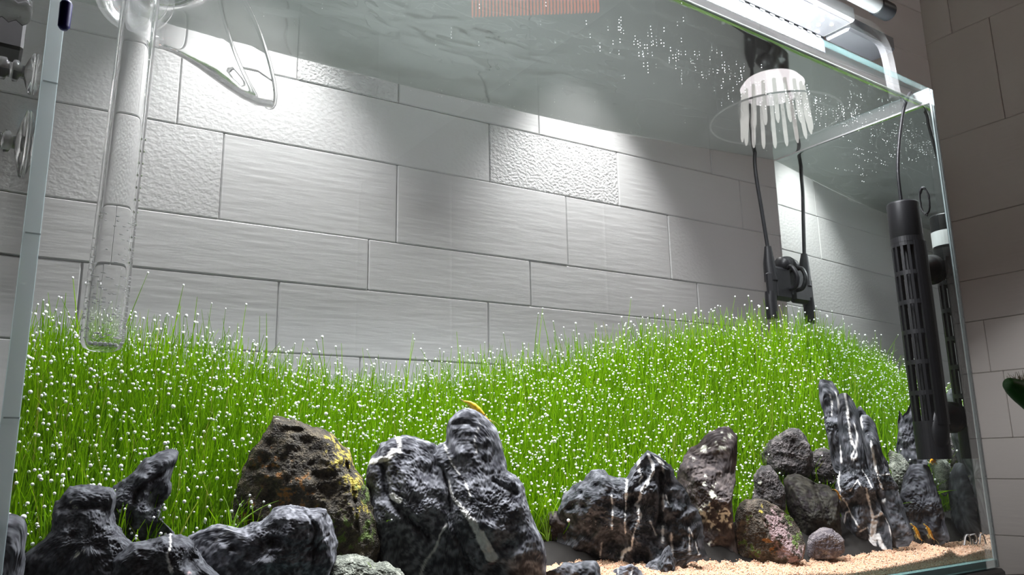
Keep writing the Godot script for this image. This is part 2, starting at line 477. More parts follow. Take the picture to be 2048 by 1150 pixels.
	rock("stone", "small pale-veined chip of stone beside the sand at the bottom edge", "slate", Vector3(0.2657, 0.0090, -0.0170), -0.7303, 97, [
		{"o": [-12.4,0,-9.5,13,-5.5,15.8,-1,17.6,4.4,18.3,7.7,16.7,9.4,13,9.1,0], "t": 9, "k": 0.972, "veins": [[0.2,0.2,-2,16.7,-2.2,13], [0.3,0.2,5.3,17.6,4.1,13]], "n": 90, "s": 30}], "stones along the front of the aquarium")
	rock("stone", "tall purplish brown stone with cream lichen patches standing beside the black veined one", "purple", Vector3(0.3769, 0.0112, -0.0580), -0.8362, 102, [
		{"o": [-18.8,53.2,-16.4,62.3,-14.1,68.9,-10.2,72.5,-3.2,77.3,3.2,81.4,8.8,83.7,13.6,83.9,18.7,78.9,17.5,67.7,15.8,52.7,13.2,37.9,12.7,23.3,14.4,7.1,13.9,0.3,-11.9,0,-9.8,23.3,-11.2,38.1,-15,45.6], "t": 20, "k": 1.221, "c": [1,41], "spots": [[-1.6,38,6.72,0,0.2], [-3.2,31.5,4.58,0,0.5], [6.9,31.5,3.97,0,0.75], [-0.7,50.5,4.88,0,0.3], [2.4,43.9,3.05,0,0.35], [8.5,79.4,7.94,0,0.15], [-0.5,72,3.05,0,0.2], [10.6,25.6,2.14,0,0.5], [-1.9,16,2.14,0,0.4], [1.8,26.2,7.33,0,0.12], [-9.2,65.2,3.66,0,0.12]], "n": 240, "s": 80, "facets": 7, "tilt": 1.0, "melt": 0.6, "amp": 0.8}], "stones along the front of the aquarium")
	rock("stone", "angular mossy stone with a pink slanting face on the sand", "mossy", Vector3(0.4080, 0.0129, -0.0400), -0.9000, 113, [
		{"o": [-21.2,20.7,-19,29.6,-16.5,35.6,-12.6,38.9,-5.4,39.5,-0.2,38.9,4.3,35.6,9.8,31.4,14.1,27.9,17.5,20.3,18.9,11,17.7,3.8,14.8,2.9,11.7,0,5.8,1.6,-7.3,2,-18.4,3,-21.8,5.3], "t": 19, "k": 1.2, "c": [-1.5,19.3], "cracks": [[1.2,3,-2.3,26.7,1.3,17.9,6.3,7.7]], "spots": [[3.6,27.9,4.5,3,1], [6.5,20.8,5.1,3,1.1], [9.9,13.3,6,3,1.1], [13.4,6.9,4.8,3,1], [11.7,26.7,3.6,2,0.6], [14.8,16.5,3.9,2,0.7], [-1.6,36.2,3,1,0.4], [-4.2,32.6,2.7,1,0.3], [-12.2,13.3,6.6,2,0.45], [-12.5,29.6,3.6,2,0.4], [-3.8,16.3,4.2,4,0.3], [0.7,10.5,3.6,4,0.3]], "n": 220, "s": 70, "facets": 2, "amp": 0.55, "melt": 0.5, "planes": [[0.75, 0.55, 0.78], [-0.35, -0.1, 0.85]]}], "stones along the front of the aquarium")
	rock("stone", "rough porous stone on top of the heap, the largest of the lava stones", "lava", Vector3(0.4808, 0.0641, -0.0780), -0.9250, 124, [
		{"o": [-17.4,16.5,-13.3,21,-6.6,26.8,-0.7,31.6,4.1,32.9,9.5,32,13.1,27.7,16,22,17.4,16.1,17.8,5.8,12.6,0,1.3,0.1,-10.3,2.7,-17,8.8], "t": 21, "k": 1.378, "n": 220, "s": 70, "facets": 4, "amp": 1.1}], "stones along the front of the aquarium")
	rock("stone", "porous dark stone leaning on the right of the largest lava stone", "lava", Vector3(0.5132, 0.0555, -0.0700), -0.9655, 131, [
		{"o": [-10.3,21.4,-5.7,26,1.3,27.6,5.8,25.4,10,20,10.6,5.2,6.1,0,-4.6,1.1,-10.7,9], "t": 15, "k": 1.375, "n": 140, "s": 46, "facets": 3}], "stones along the front of the aquarium")
	rock("stone", "porous grey stone under the left end of the largest lava stone", "lava", Vector3(0.4446, 0.0414, -0.0680), -0.9013, 138, [
		{"o": [-10.3,8.1,-8.5,19.6,-6.5,27.8,-3,30.7,2.7,29.6,7.4,23.6,10.3,12.9,9.9,1.6,1.9,0,-10.7,3.2], "t": 14, "k": 1.294, "spots": [[-5.2,19.5,2.59,0,0.3]], "n": 140, "s": 46, "facets": 4}], "stones along the front of the aquarium")
	rock("stone", "dark olive slab leaning under the lava stones", "slab", Vector3(0.4744, 0.0096, -0.0560), -0.9479, 143, [
		{"o": [-17.3,52.4,-14.4,55.7,-9.1,56.7,-2.2,53.9,3.2,50.2,11.1,48.8,16,44.2,17.3,26,17,3.7,-10.9,0,-14,19.3,-16.5,39.1], "t": 15, "k": 1.31, "c": [-0.3,29.2], "cracks": [[1.3,4,2.5,49.5,5.4,39,8.9,26]], "n": 180, "s": 60, "facets": 5, "tilt": 1.0, "amp": 0.6, "melt": 0.5}], "stones along the front of the aquarium")
	rock("stone", "small round pinkish grey stone lying on the sand", "pink", Vector3(0.4534, 0.0131, -0.0340), -0.9578, 152, [
		{"o": [-10.9,6.5,-9.3,13.3,-6,17,-0.7,19.5,5,19.6,8.3,17.2,11.4,12.4,10.4,5.1,4.4,0.8,-4,0,-9.8,1.7], "t": 13, "k": 1.206, "n": 150, "s": 50, "facets": 5}], "stones along the front of the aquarium")
	rock("stone", "tall black pinnacle stone with bright white veins, rising in three fins", "vein", Vector3(0.5097, 0.0094, -0.0400), -1.0021, 164, [
		{"o": [-22.1,119.5,-20.4,123,-17,123.2,-12.5,121.1,-9.2,113,-8.8,96.7,-8.6,72.1,-10,51.5,-17.5,55,-18.5,72.4,-20.2,90,-21.9,107.9], "t": 8, "k": 1.358, "w": -7, "c": [-14.2,89.8], "veins": [[0.3,0.3,-15,111.9,-14,105.4,-15.1,96.9], [0.3,0.3,-10.6,112.4,-9.5,103.8]], "n": 150, "s": 44, "amp": 0.8, "hair": 0.5},
		{"o": [-10.2,108.7,-7.9,111.7,-3.8,112.6,-1,108.6,1.2,103.6,2.7,96.6,3.5,88.9,3.1,78.6,3.5,70.1,4.2,58.3,8.4,49.8,9.4,38.2,10.2,31.6,14.5,25.1,15.7,13.8,14.7,4.1,9.4,0.2,3.2,0,0.5,3.8,-12.3,1.9,-14.6,10,-14.6,23.2,-16.4,38.2,-15.7,51.7,-12.8,61.9,-11.7,79,-11.7,92.9], "t": 13, "k": 1.317, "c": [-1.2,48.2], "veins": [[0.5,0.6,-4.6,111.2,-4.1,103.1,-4.3,94.4,-4.2,85.7,-3.5,77.1,-2.2,73.3], [0.5,0.5,-0.6,89.1,0.3,82.1,-0.7,75.3,-2.4,71.9,-4.7,67.9,-4.6,65.5,-2.3,66.1,-0.9,70.2,-1.6,73.6], [0.3,0.3,-9.8,108.7,-9.9,101.6], [0.4,0.4,-11.2,74.9,-11.4,68.7,-11.6,63.6], [0.5,0.4,-13.9,56.8,-14.9,50,-14.1,44.9], [0.4,0.3,-14.4,41.6,-11.3,36.9,-8.7,28.2,-5,21], [0.4,0.4,-13.7,23.2,-12,29.9,-10,30.9], [0.3,0.3,1.1,59,3.7,53.2,6.2,46.5], [0.4,0.7,2.4,46.5,3.1,38.2,4.4,30,5,23.4], [1.6,2.6,5.3,23.4,3.5,15.2,2.4,7.1], [1.2,1.3,6.6,14.6,7.8,8.8,10,6.3], [0.7,0.7,5.7,26.7,8.6,28.3,10.7,30.3], [0.3,0.3,-4.4,17.7,0.6,20.1], [0.3,0.3,12.2,26.7,14.6,20.2,14.6,12.2], [0.3,0.3,-7.7,44.9,-2.5,51.6,-0.7,47.6]], "cracks": [[1,4,-10.8,48.3,-5.6,52.3,-2.1,52.3], [1,3,-8.1,43.2,-3.8,48.2]], "dents": [[-2.1,106.5,1.98,3.95,2], [-1.7,94.3,1.65,4.61,2], [-7.1,85.8,1.65,4.61,2], [-5.4,38.2,3.29,8.23,2], [10.1,21.8,2.63,4.61,2]], "n": 340, "s": 110, "amp": 0.9, "hair": 0.6, "stretch": 1.4, "melt": 0.5, "facets": 9, "tilt": 0.9},
		{"o": [2.2,94.3,4.4,97.3,8.4,97.9,11.3,95.7,13.4,90.4,14,81.8,15.3,72.2,17.2,61.4,20.7,53,22.7,43,24.3,34.8,26.4,23.4,28.6,13.8,24.1,8.9,16.9,6.8,12.9,18.4,8.8,38.1,5.2,54.8,3.7,71.8], "t": 8, "k": 1.295, "w": -3, "c": [13,51.4], "veins": [[0.4,0.3,3.4,94.2,4,87.3], [0.6,0.5,8.8,77.9,8.8,71.7,9.4,64.9,10,58.1,10.9,55.4], [0.5,0.5,10.7,53.1,12,47.4,14,43.1,14.3,39.7,12.1,37.1], [0.3,0.3,10.6,54.8,20,55.3]], "dents": [[11.2,70,1.62,3.88,2], [9,85.4,1.94,4.53,2], [11.3,41.4,1.94,2.59,4]], "n": 240, "s": 70, "amp": 0.9, "hair": 0.6, "stretch": 1.4, "melt": 0.4, "facets": 7, "tilt": 1.0},
		{"o": [-11.8,86.2,-2.9,96.4,9.4,89,17.7,61.4,22.9,37.9,24.3,8.5,-12.1,4.5,-13.9,37.9], "t": 6, "k": 1.324, "w": -7, "n": 100, "s": 30, "amp": 0.5},
		{"o": [2.1,100,3.7,102.8,5.5,101.6,8.3,96.9,8.8,82.2,2.5,78.9], "t": 5, "k": 1.316, "w": -12, "n": 60, "s": 20, "amp": 0.5}], "stones along the front of the aquarium")
	rock("stone", "grey speckled stone right of the black pinnacle, below the filter's left side", "pale", Vector3(0.5672, 0.0453, -0.0460), -1.0407, 171, [
		{"o": [-6.2,35.3,-4.1,36.3,-0.9,34.8,3.4,30.7,6.8,23.1,6.7,7.1,3.6,0,-2.4,5.3,-5.4,17.9], "t": 6, "k": 1.354, "n": 90, "s": 30, "facets": 4}], "stones along the front of the aquarium")
	rock("stone", "dark smooth stone under the filter, the rightmost of the row", "dark", Vector3(0.5656, 0.0139, -0.0320), -1.0577, 178, [
		{"o": [-12,37,-8,49.3,-4.1,54.9,1.9,56.3,8.2,54.8,11,45.6,14.3,28.4,16.2,4.7,6.3,0.4,-9.6,0,-12.6,14.4], "t": 7, "k": 1.313, "n": 120, "s": 40, "facets": 4, "amp": 0.7}], "stones along the front of the aquarium")
	rock("stone", "spiky dark grey stone half hidden behind the filter's lower left side", "vein", Vector3(0.5902, 0.0645, -0.0470), -1.0562, 185, [
		{"o": [-12,9.4,-9.3,28.1,-8.2,41.3,-5.7,48.4,-4.2,43,-0.7,46.7,3.6,54.1,7.3,50.1,9.7,35,9.7,5.3,-3.1,0], "t": 6, "k": 1.382, "n": 120, "s": 40, "facets": 4, "stretch": 1.5}], "stones along the front of the aquarium")


# ---------- setting ----------
func bricks(wall: Node3D, rows: Array, lo: float, hi: float, face: float, side: Vector3, out: Vector3, special: Dictionary) -> void:
	# rows: [bottom, top, joint, joint, ...]; blocks stand proud of the wall's core by about a centimetre
	var r := RandomNumberGenerator.new()
	r.seed = 4
	for row in rows:
		var ends := [lo]
		for k in range(2, row.size()):
			ends.append(row[k])
		ends.append(hi)
		for k in ends.size() - 1:
			var g := Geo.new()
			var w: float = ends[k + 1] - ends[k]
			var h: float = row[1] - row[0]
			var gap := 0.0003
			var d := r.randf_range(-0.0004, 0.0004)
			var xf := Transform3D(Basis(side, Vector3.UP, out), side * (ends[k] + w / 2) + Vector3.UP * (row[0] + h / 2) + out * face)
			g.box(Vector3(-w / 2 + gap, -h / 2 + gap, -0.012), Vector3(w / 2 - gap, h / 2 - gap, d), 0.0010, xf)
			g.planar = [side, Vector3.UP]
			var key := "%.3f %.3f" % [row[0], ends[k]]
			var look: String = special.get(key, special.get("", "block"))
			put("block", g.mesh(false), M[look], wall)

func room() -> void:
	var g := Geo.new()
	var turn := Transform3D(Basis(Vector3.UP, -0.0649), Vector3(0, 0, -0.43))
	g.box(Vector3(-2.2, -0.76, -0.2), Vector3(1.42, 1.9, -0.004))
	var back := put("wall_back", g.mesh(false), M["joint"])
	back.transform = turn
	tag(back, "back wall of painted grey stone blocks behind the aquarium", "wall", "", "structure")
	bricks(back, [
		[-0.20, -0.10, -0.2, 0.15, 0.52, 0.9], [-0.10, -0.03, -0.1, 0.3, 0.65, 1.0], [-0.03, 0.045, -0.25, 0.1, 0.4, 0.75, 1.1], [0.045, 0.112, -0.1, 0.2, 0.5, 0.9],
		[0.112, 0.1775, -0.2, 0.12, 0.301, 0.62, 0.85, 1.12], [0.1775, 0.243, -0.18, 0.062, 0.2215, 0.44, 0.66, 0.99], [0.243, 0.294, -0.14, 0.0816, 0.307, 0.493, 0.74, 0.95, 1.14],
		[0.294, 0.3765, -0.2, 0.1655, 0.336, 0.544, 0.698, 0.90, 1.1], [0.3765, 0.445, -0.12, 0.1248, 0.444, 0.622, 0.83, 1.05], [0.445, 0.53, -0.16, 0.127, 0.23, 0.336, 0.5095, 0.78, 1.0],
		[0.53, 0.60, -0.2, 0.1, 0.5, 0.8, 1.14], [0.60, 0.68, 0.0, 0.36, 0.7, 1.02], [0.68, 0.75, -0.2, 0.2, 0.55, 0.9, 1.2], [0.75, 0.84, 0.1, 0.5, 0.85, 1.06], [0.84, 0.92, -0.1, 0.3, 0.7, 1.0], [0.92, 1.02, 0.0, 0.4, 0.8, 1.17]],
		-0.5, 1.322, 0.0, Vector3.RIGHT, Vector3.BACK,
		{"0.377 -0.120": "mottled", "0.377 0.444": "coarse", "0.445 0.230": "coarse", "0.377 0.125": "mottled", "0.294 -0.200": "mottled", "0.294 0.698": "mottled"})
	g = Geo.new()
	g.box(Vector3(1.324, -0.76, -0.6), Vector3(1.5, 1.9, 2.7))
	var right := put("wall_right", g.mesh(false), M["joint"])
	tag(right, "right wall of beige painted blocks beyond the aquarium's end", "wall", "", "structure")
	bricks(right, [
		[-0.30, -0.21, -0.12], [-0.21, -0.125, -0.2, 0.2], [-0.125, -0.042, -0.05, 0.3], [-0.042, 0.0413, -0.12, 0.25], [0.0413, 0.1027, 0.02, 0.4], [0.1027, 0.2045, -0.299, 0.05], [0.2045, 0.287, -0.317, 0.0, 0.35],
		[0.287, 0.3541, -0.1, 0.3], [0.3541, 0.4562, 0.0, 0.4], [0.4562, 0.6006, -0.1, 0.3], [0.6006, 0.7796, -0.24, 0.2], [0.7796, 0.95, -0.3, 0.1], [0.95, 1.12, -0.1]],
		-0.36, 0.8, -1.32, Vector3.BACK, Vector3.LEFT, {"": "beige_block"})
	var cup := thing("cupboard", "tall dark cupboard standing along the right wall, beside the camera", "cupboard", Vector3(1.22, -0.76, 0.36))
	g = Geo.new()
	g.box(Vector3(0.02, 0.0, 0.0), Vector3(0.095, 1.95, 2.2), 0.004)
	put("body", g.mesh(false), lin(0.012, 0.011, 0.011, 0.8), cup)
	for k in 3:
		g = Geo.new()
		g.box(Vector3(0.008, 0.06, 0.02 + k * 0.73), Vector3(0.02, 1.9, 0.73 + k * 0.73), 0.003)
		put("door", g.mesh(false), lin(0.014, 0.013, 0.013, 0.8), cup)
	for e in [["wall_left", Vector3(-2.3, -0.76, -0.6), Vector3(-2.1, 1.9, 2.7), "left wall of the room, plain painted"], ["wall_front", Vector3(-2.3, -0.76, 2.6), Vector3(1.5, 1.9, 2.8), "wall behind the camera, plain painted"]]:
		g = Geo.new()
		g.box(e[1], e[2])
		tag(put(e[0], g.mesh(false), M["dim_wall"]), e[3], "wall", "", "structure")
	g = Geo.new()
	g.box(Vector3(-2.3, -0.9, -0.8), Vector3(1.5, -0.76, 2.8))
	tag(put("floor", g.mesh(false), lin(0.08, 0.07, 0.06)), "dark floor of the room under the stand", "floor", "", "structure")
	g = Geo.new()
	g.box(Vector3(-2.3, 1.9, -0.8), Vector3(1.5, 2.0, 2.8))
	tag(put("ceiling", g.mesh(false), lin(0.12, 0.118, 0.115)), "plain ceiling of the room above the aquarium", "ceiling", "", "structure")


# ---------- the tank ----------
const BACK := [Vector2(0.0, -0.206), Vector2(0.069, -0.204), Vector2(0.158, -0.201), Vector2(0.23, -0.199), Vector2(0.41, -0.182), Vector2(0.5, -0.167), Vector2(0.6, -0.148)]
func zback(x: float) -> float:
	for k in BACK.size() - 1:
		if x <= BACK[k + 1].x:
			return lerpf(BACK[k].y, BACK[k + 1].y, clampf((x - BACK[k].x) / (BACK[k + 1].x - BACK[k].x), 0, 1))
	return BACK[-1].y

func tank() -> void:
	var g := Geo.new()
	g.box(Vector3(0.0, -0.76, -0.32), Vector3(0.603, -0.0008, 0.003), 0.002)
	var stand := put("tank_stand", g.mesh(false), lin(0.006, 0.006, 0.006, 0.4))
	tag(stand, "black stand under the aquarium, its corner showing at the lower right", "stand")
	var t := thing("aquarium", "frameless clear glass aquarium with a green planted bed, in front of the block wall", "aquarium")
	g = Geo.new()
	# only the outer face of glass that has water behind it throws back light worth seeing
	g.face([Vector3(0.0052, 0.0, 0.0), Vector3(0.5948, 0.0, 0.0), Vector3(0.5948, WATER, 0.0), Vector3(0.0052, WATER, 0.0)])
	g.box(Vector3(0.0052, WATER, -0.005), Vector3(0.5948, 0.36, 0.0), 0.0003)
	put("front_pane", g.mesh(false), M["pane"], t)
	g = Geo.new()
	g.box(Vector3(0.0, 0.0, -0.206), Vector3(0.005, 0.3596, -0.0004))
	put("side_pane", g.mesh(false), M["pane"], t)
	g = Geo.new()       # seen from inside, the right pane throws back nearly all light, as glass against water does
	g.box(Vector3(0.595, 0.0, -0.149), Vector3(0.6, WATER, -0.001))
	put("side_pane", g.mesh(false), M["inner_mirror"], t)
	g = Geo.new()
	g.box(Vector3(0.595, WATER, -0.149), Vector3(0.6, 0.36, -0.001))
	put("side_pane", g.mesh(false), M["pane"], t)
	g = Geo.new()
	var near := []
	var far := []
	for k in 25:
		var x := lerpf(0.0, 0.6, k / 24.0)
		near.append(Vector3(x, 0.0, zback(x)))
		far.append(Vector3(x, 0.36, zback(x)))
	g.sheet([near, far])
	put("back_pane", g.mesh(), M["wet_pane"], t)
	g = Geo.new()
	g.box(Vector3(0.0002, 0.0, -0.2), Vector3(0.5998, 0.0055, -0.0002), 0.0003)
	put("bottom_pane", g.mesh(false), M["glass_green"], t)
	for e in [[Vector3(0.0, 0.0, -0.0008), Vector3(0.005, 0.36, 0.0004), "glass_edge"], [Vector3(0.5949, 0.0, -0.0008), Vector3(0.5978, 0.3599, 0.0004), "glass_edge_clear"], [Vector3(0.598, 0.0, -0.0008), Vector3(0.6, 0.3599, 0.0004), "glass_edge_clear"],
			[Vector3(0.005, 0.3595, -0.005), Vector3(0.5948, 0.3605, 0.0), "glass_rim"], [Vector3(0.595, 0.3597, -0.148), Vector3(0.6, 0.3605, -0.0008), "glass_rim"]]:
		g = Geo.new()
		g.box(e[0], e[1], 0.0002)
		put("cut_edge", g.mesh(false), M[e[2]], t)
	for y in [0.045, 0.092, 0.151, 0.204]:     # faint lines across the left edge, where the silicone behind it changes
		g = Geo.new()
		g.box(Vector3(0.0006, y, -0.0002), Vector3(0.005, y + 0.0005, 0.0006))
		put("edge_line", g.mesh(false), M["glass_edge_clear"], t)
	g = Geo.new()       # the maker's mark: three rounded letters drawn as bent lines
	var z := 0.0005
	for p in [[Vector3(0.5562, 0.0175, z), Vector3(0.5592, 0.0225, z), Vector3(0.5612, 0.0237, z), Vector3(0.5636, 0.0237, z), Vector3(0.5652, 0.0222, z), Vector3(0.5660, 0.0175, z)],
			[Vector3(0.5660, 0.0235, z), Vector3(0.5720, 0.0236, z), Vector3(0.5742, 0.0222, z), Vector3(0.5744, 0.0190, z), Vector3(0.5725, 0.0176, z), Vector3(0.5690, 0.0175, z), Vector3(0.5684, 0.0205, z)],
			[Vector3(0.5766, 0.0168, z), Vector3(0.5788, 0.0218, z), Vector3(0.5800, 0.0232, z), Vector3(0.5822, 0.0231, z), Vector3(0.5836, 0.0216, z), Vector3(0.5852, 0.0166, z)]]:
		g.tube(p, [0.00055], 6)
	put("letter_mark", g.mesh(), lin(0.75, 0.72, 0.7), t)
	# water: its surface seen from below works as a mirror, with small ripples and a rim that climbs the glass
	g = Geo.new()
	var big := noise(16.0, 3, FastNoiseLite.FRACTAL_FBM, 2)
	var fine := noise(75.0, 5, FastNoiseLite.FRACTAL_FBM, 3)
	var crease := noise(30.0, 8, FastNoiseLite.FRACTAL_RIDGED, 2)
	var rows := []
	var nz := 170
	var nx := 420
	for j in nz + 1:
		var row := []
		for i in nx + 1:
			var fx := i / float(nx)
			var x := 0.0052 + 0.5896 * fx
			var fz := j / float(nz)
			fz = fz * fz * (3 - 2 * fz) * 0.35 + fz * 0.65
			var z0 := -0.0052
			var z1 := zback(x) + 0.0002
			var zz := lerpf(z0, z1, fz)
			var edge := minf(minf(x - 0.005, 0.595 - x), minf(-0.005 - zz, zz - z1))
			var calm := clampf(edge / 0.012, 0, 1)
			var patch := exp(-pow((x - 0.25) / 0.10, 2.0) - pow((zz + 0.112) / 0.026, 2.0))
			var h := big.get_noise_2d(x, zz) * lerpf(0.00008, 0.0004, clampf((-zz - 0.06) / 0.07, 0.0, 1.0)) + fine.get_noise_2d(x * 0.5, zz) * (0.00001 + 0.00034 * patch) + crease.get_noise_2d(x * 0.6, zz) * 0.00060 * patch
			row.append(Vector3(x, WATER + h * calm + 0.0016 * exp(-maxf(edge, 0.0) / 0.0012), zz))
		rows.append(row)
	g.sheet(rows)
	var w := put("water_surface", g.mesh(), M["water"])
	tag(w, "rippled water surface of the aquarium seen from below, mirroring the wall", "water", "", "stuff")
	# tiny bubbles drifting under the surface
	var mm := MultiMesh.new()
	mm.transform_format = MultiMesh.TRANSFORM_3D
	g = Geo.new()
	g.ball(Vector3(), Vector3.ONE, 5)
	mm.mesh = g.mesh()
	mm.instance_count = 400
	rng.seed = 9
	for k in 400:
		var q: Vector3
		if k < 230:
			var f := rng.randf()
			q = Vector3(lerpf(0.31, 0.59, f) + rng.randfn() * 0.012, WATER - 0.0012, lerpf(-0.058, -0.055, f) + rng.randfn() * 0.014)
		elif k < 290:
			q = Vector3(rng.randf_range(0.03, 0.58), WATER - 0.0012, rng.randf_range(-0.16, -0.02))
		elif k < 345:
			q = Vector3(0.594 - rng.randf() * 0.002, 0.32 + rng.randfn() * 0.014, -0.05 + rng.randfn() * 0.02)
		else:
			q = Vector3(rng.randf_range(0.23, 0.46), WATER - 0.002 - rng.randf() * 0.0012, 0.0)
			q.z = zback(q.x) + 0.003
		q.z = minf(q.z, -0.007)
		q.x = minf(q.x, 0.5945)
		mm.set_instance_transform(k, Transform3D(Basis.from_scale(Vector3.ONE * rng.randf_range(0.00014, 0.00032)), q))
	var b := MultiMeshInstance3D.new()
	b.name = "surface_bubbles"
	b.multimesh = mm
	b.material_override = M["bubble"]
	add_child(b)
	tag(b, "specks of tiny bubbles under the water surface near the pale lamp reflection", "bubbles", "", "stuff")


# ---------- planting ----------
const TOP := [Vector2(-0.02, 0.178), Vector2(0.0125, 0.178), Vector2(0.0494, 0.1735), Vector2(0.0893, 0.1745), Vector2(0.1336, 0.1645), Vector2(0.172, 0.154), Vector2(0.22, 0.151), Vector2(0.272, 0.163), Vector2(0.356, 0.18), Vector2(0.426, 0.20), Vector2(0.5, 0.2136), Vector2(0.576, 0.219), Vector2(0.62, 0.219)]
const FRONT := [Vector2(-0.02, -0.042), Vector2(0.06, -0.050), Vector2(0.12, -0.066), Vector2(0.27, -0.076), Vector2(0.45, -0.082), Vector2(0.53, -0.060), Vector2(0.62, -0.046)]
func along(table: Array, x: float) -> float:
	for k in table.size() - 1:
		if x <= table[k + 1].x:
			return lerpf(table[k].y, table[k + 1].y, clampf((x - table[k].x) / (table[k + 1].x - table[k].x), 0, 1))
	return table[-1].y

func tips(x: float, z: float) -> Vector2:      # (height of the grass tips, height of the soil)
	var f := along(FRONT, x)
	var t := clampf((f - z) / (f - zback(x)), 0.0, 1.0)
	var top := lerpf(0.066, along(TOP, x) - 0.004, pow(t, 0.85))
	return Vector2(top, top - lerpf(0.030, 0.062, sqrt(t)))

func planting() -> void:
	var g := Geo.new()
	var n1 := noise(60.0, 2)
	var rows := []
	for j in 61:
		var row := []
		for i in 121:
			var x := 0.0052 + 0.5896 * i / 120.0
			var z := lerpf(-0.006, zback(x) + 0.0005, j / 60.0)
			var f := along(FRONT, x)
			var y := tips(x, z).y
			if z > f:
				y = lerpf(y, 0.007, smoothstep(0.0, 1.0, clampf((z - f) / (-0.018 - f), 0, 1)))
			row.append(Vector3(x, maxf(0.0062, y + n1.get_noise_2d(x, z) * 0.003), z))
		rows.append(row)
	g.sheet(rows)
	var soil := put("soil_bed", g.mesh(), lin(0.008, 0.006, 0.004, 0.9))
	tag(soil, "dark soil bank sloping up under the grass", "soil", "", "stuff")
	# blades: a few bent ribbons, thousands of copies
	rng.seed = 21
	var kinds := []   # five bends
	for k in 5:
		g = Geo.new()
		var bend := [0.05, 0.16, 0.30, 0.10, 0.65][k] as float
		for s in 2:
			var strip := []
			for j in 6:
				var t := j / 5.0
				var wid := 0.5 * (1.0 - 0.75 * t * t)
				var o := Vector3(bend * t * t, t * (1.0 - 0.25 * bend * t), 0)
				var side := Vector3(0, 0, wid) if s == 0 else Vector3(wid, 0, 0)
				strip.append([o - side * 0.014, o + side * 0.014])
			g.sheet(strip)
		kinds.append(g.mesh())
	var where := [[], [], [], [], []]
	var tint := [[], [], [], [], []]
	var heads := []
	for k in 30000:
		var x := rng.randf_range(0.006, 0.594)
		var f := along(FRONT, x)
		var u := rng.randf()
		var z := lerpf(f + 0.006, zback(x) + 0.002, u)
		var h := tips(x, z)
		var tall := false
		var long := rng.randf_range(0.55, 1.06)
		if rng.randf() < 0.035:
			long *= rng.randf_range(1.10, 1.5)
			tall = true
		var len := (h.x - h.y) * long
		var kind := rng.randi() % 4
		var lean := absf(rng.randfn()) * 0.10
		if rng.randf() < 0.02:
			kind = 4
			lean = rng.randf_range(0.2, 0.9)
		var turn := Basis(Vector3.UP, rng.randf() * TAU)
		var b := Basis(Vector3(rng.randfn(), 0, rng.randfn()).normalized(), lean) * turn
		var fat := len / 0.05
		var wide: float = rng.randf_range(0.8, 1.25) * 0.055 / fat * fat
		var m := b * Basis.from_scale(Vector3(wide if kind < 4 else len, len, wide))
		if kind < 4:
			m = b * Basis.from_scale(Vector3(lerpf(wide, len, 0.45), len, wide))
		var o := Vector3(x, h.y - 0.002, z)
		var v := rng.randf()
		var end := Transform3D(m, o) * Vector3([0.05, 0.16, 0.30, 0.10, 0.65][kind], 1.0, 0)
		if end.x < 0.007 or end.x > 0.593 or end.z > -0.008 or end.z < zback(end.x) + 0.001:
			continue
		where[kind].append(Transform3D(m, o))
		tint[kind].append(Color(0.145, 0.31, 0.001).lerp(Color(0.34, 0.60, 0.006), v * v) if rng.randf() > 0.03 else Color(0.42, 0.46, 0.08))
		var bend2: float = [0.05, 0.16, 0.30, 0.10, 0.65][kind]
		var tip := Transform3D(m, o) * Vector3(bend2, 1.0 - 0.25 * bend2, 0)
		if rng.randf() < (0.7 if tall else 0.26) and tip.x > 0.008 and tip.x < 0.592 and tip.z < -0.012 and tip.z > zback(tip.x) + 0.002:
			heads.append([tip, rng.randf_range(0.00038, 0.00078) * (1.3 if rng.randf() < 0.10 else 1.0)])
	var lawn := thing("hair_grass", "dense bed of fine bright green hair grass rising towards the back", "grass", Vector3(), "", "stuff")
	for k in 5:
		var mm := MultiMesh.new()
		mm.transform_format = MultiMesh.TRANSFORM_3D
		mm.use_colors = true
		mm.mesh = kinds[k]
		mm.instance_count = where[k].size()
		for i in where[k].size():
			mm.set_instance_transform(i, where[k][i])
			mm.set_instance_color(i, tint[k][i])
		var o := MultiMeshInstance3D.new()
		o.name = "blades"
		o.multimesh = mm
		o.material_override = M["grass"]
		o.set_meta("kind", "stuff")
		lawn.add_child(o, true)
	# the round white heads on the tips: the largest as things, the rest together
	var eye := Vector3(-0.0127, 0.0754, 0.2939)
	heads.sort_custom(func(a, b): return a[1] / eye.distance_to(a[0]) > b[1] / eye.distance_to(b[0]))
	g = Geo.new()
	g.ball(Vector3(), Vector3.ONE, 7)
	var dot := g.mesh()
	for k in 300:
		var o := put("bubble", dot, M["bubble"], self, heads[k][0])
		o.scale = Vector3.ONE * heads[k][1]
		tag(o, "round white bubble on the tip of a grass blade", "bubble", "white bubbles on the grass tips")
	var mm2 := MultiMesh.new()
	mm2.transform_format = MultiMesh.TRANSFORM_3D
	mm2.mesh = dot
	mm2.instance_count = heads.size() - 300
	for k in heads.size() - 300:
		mm2.set_instance_transform(k, Transform3D(Basis.from_scale(Vector3.ONE * heads[k + 300][1]), heads[k + 300][0]))
	var rest := MultiMeshInstance3D.new()
	rest.name = "small_bubbles"
	rest.multimesh = mm2
	rest.material_override = M["bubble"]
	add_child(rest)
	tag(rest, "thousands of smaller white bubbles on the grass tips", "bubbles", "", "stuff")

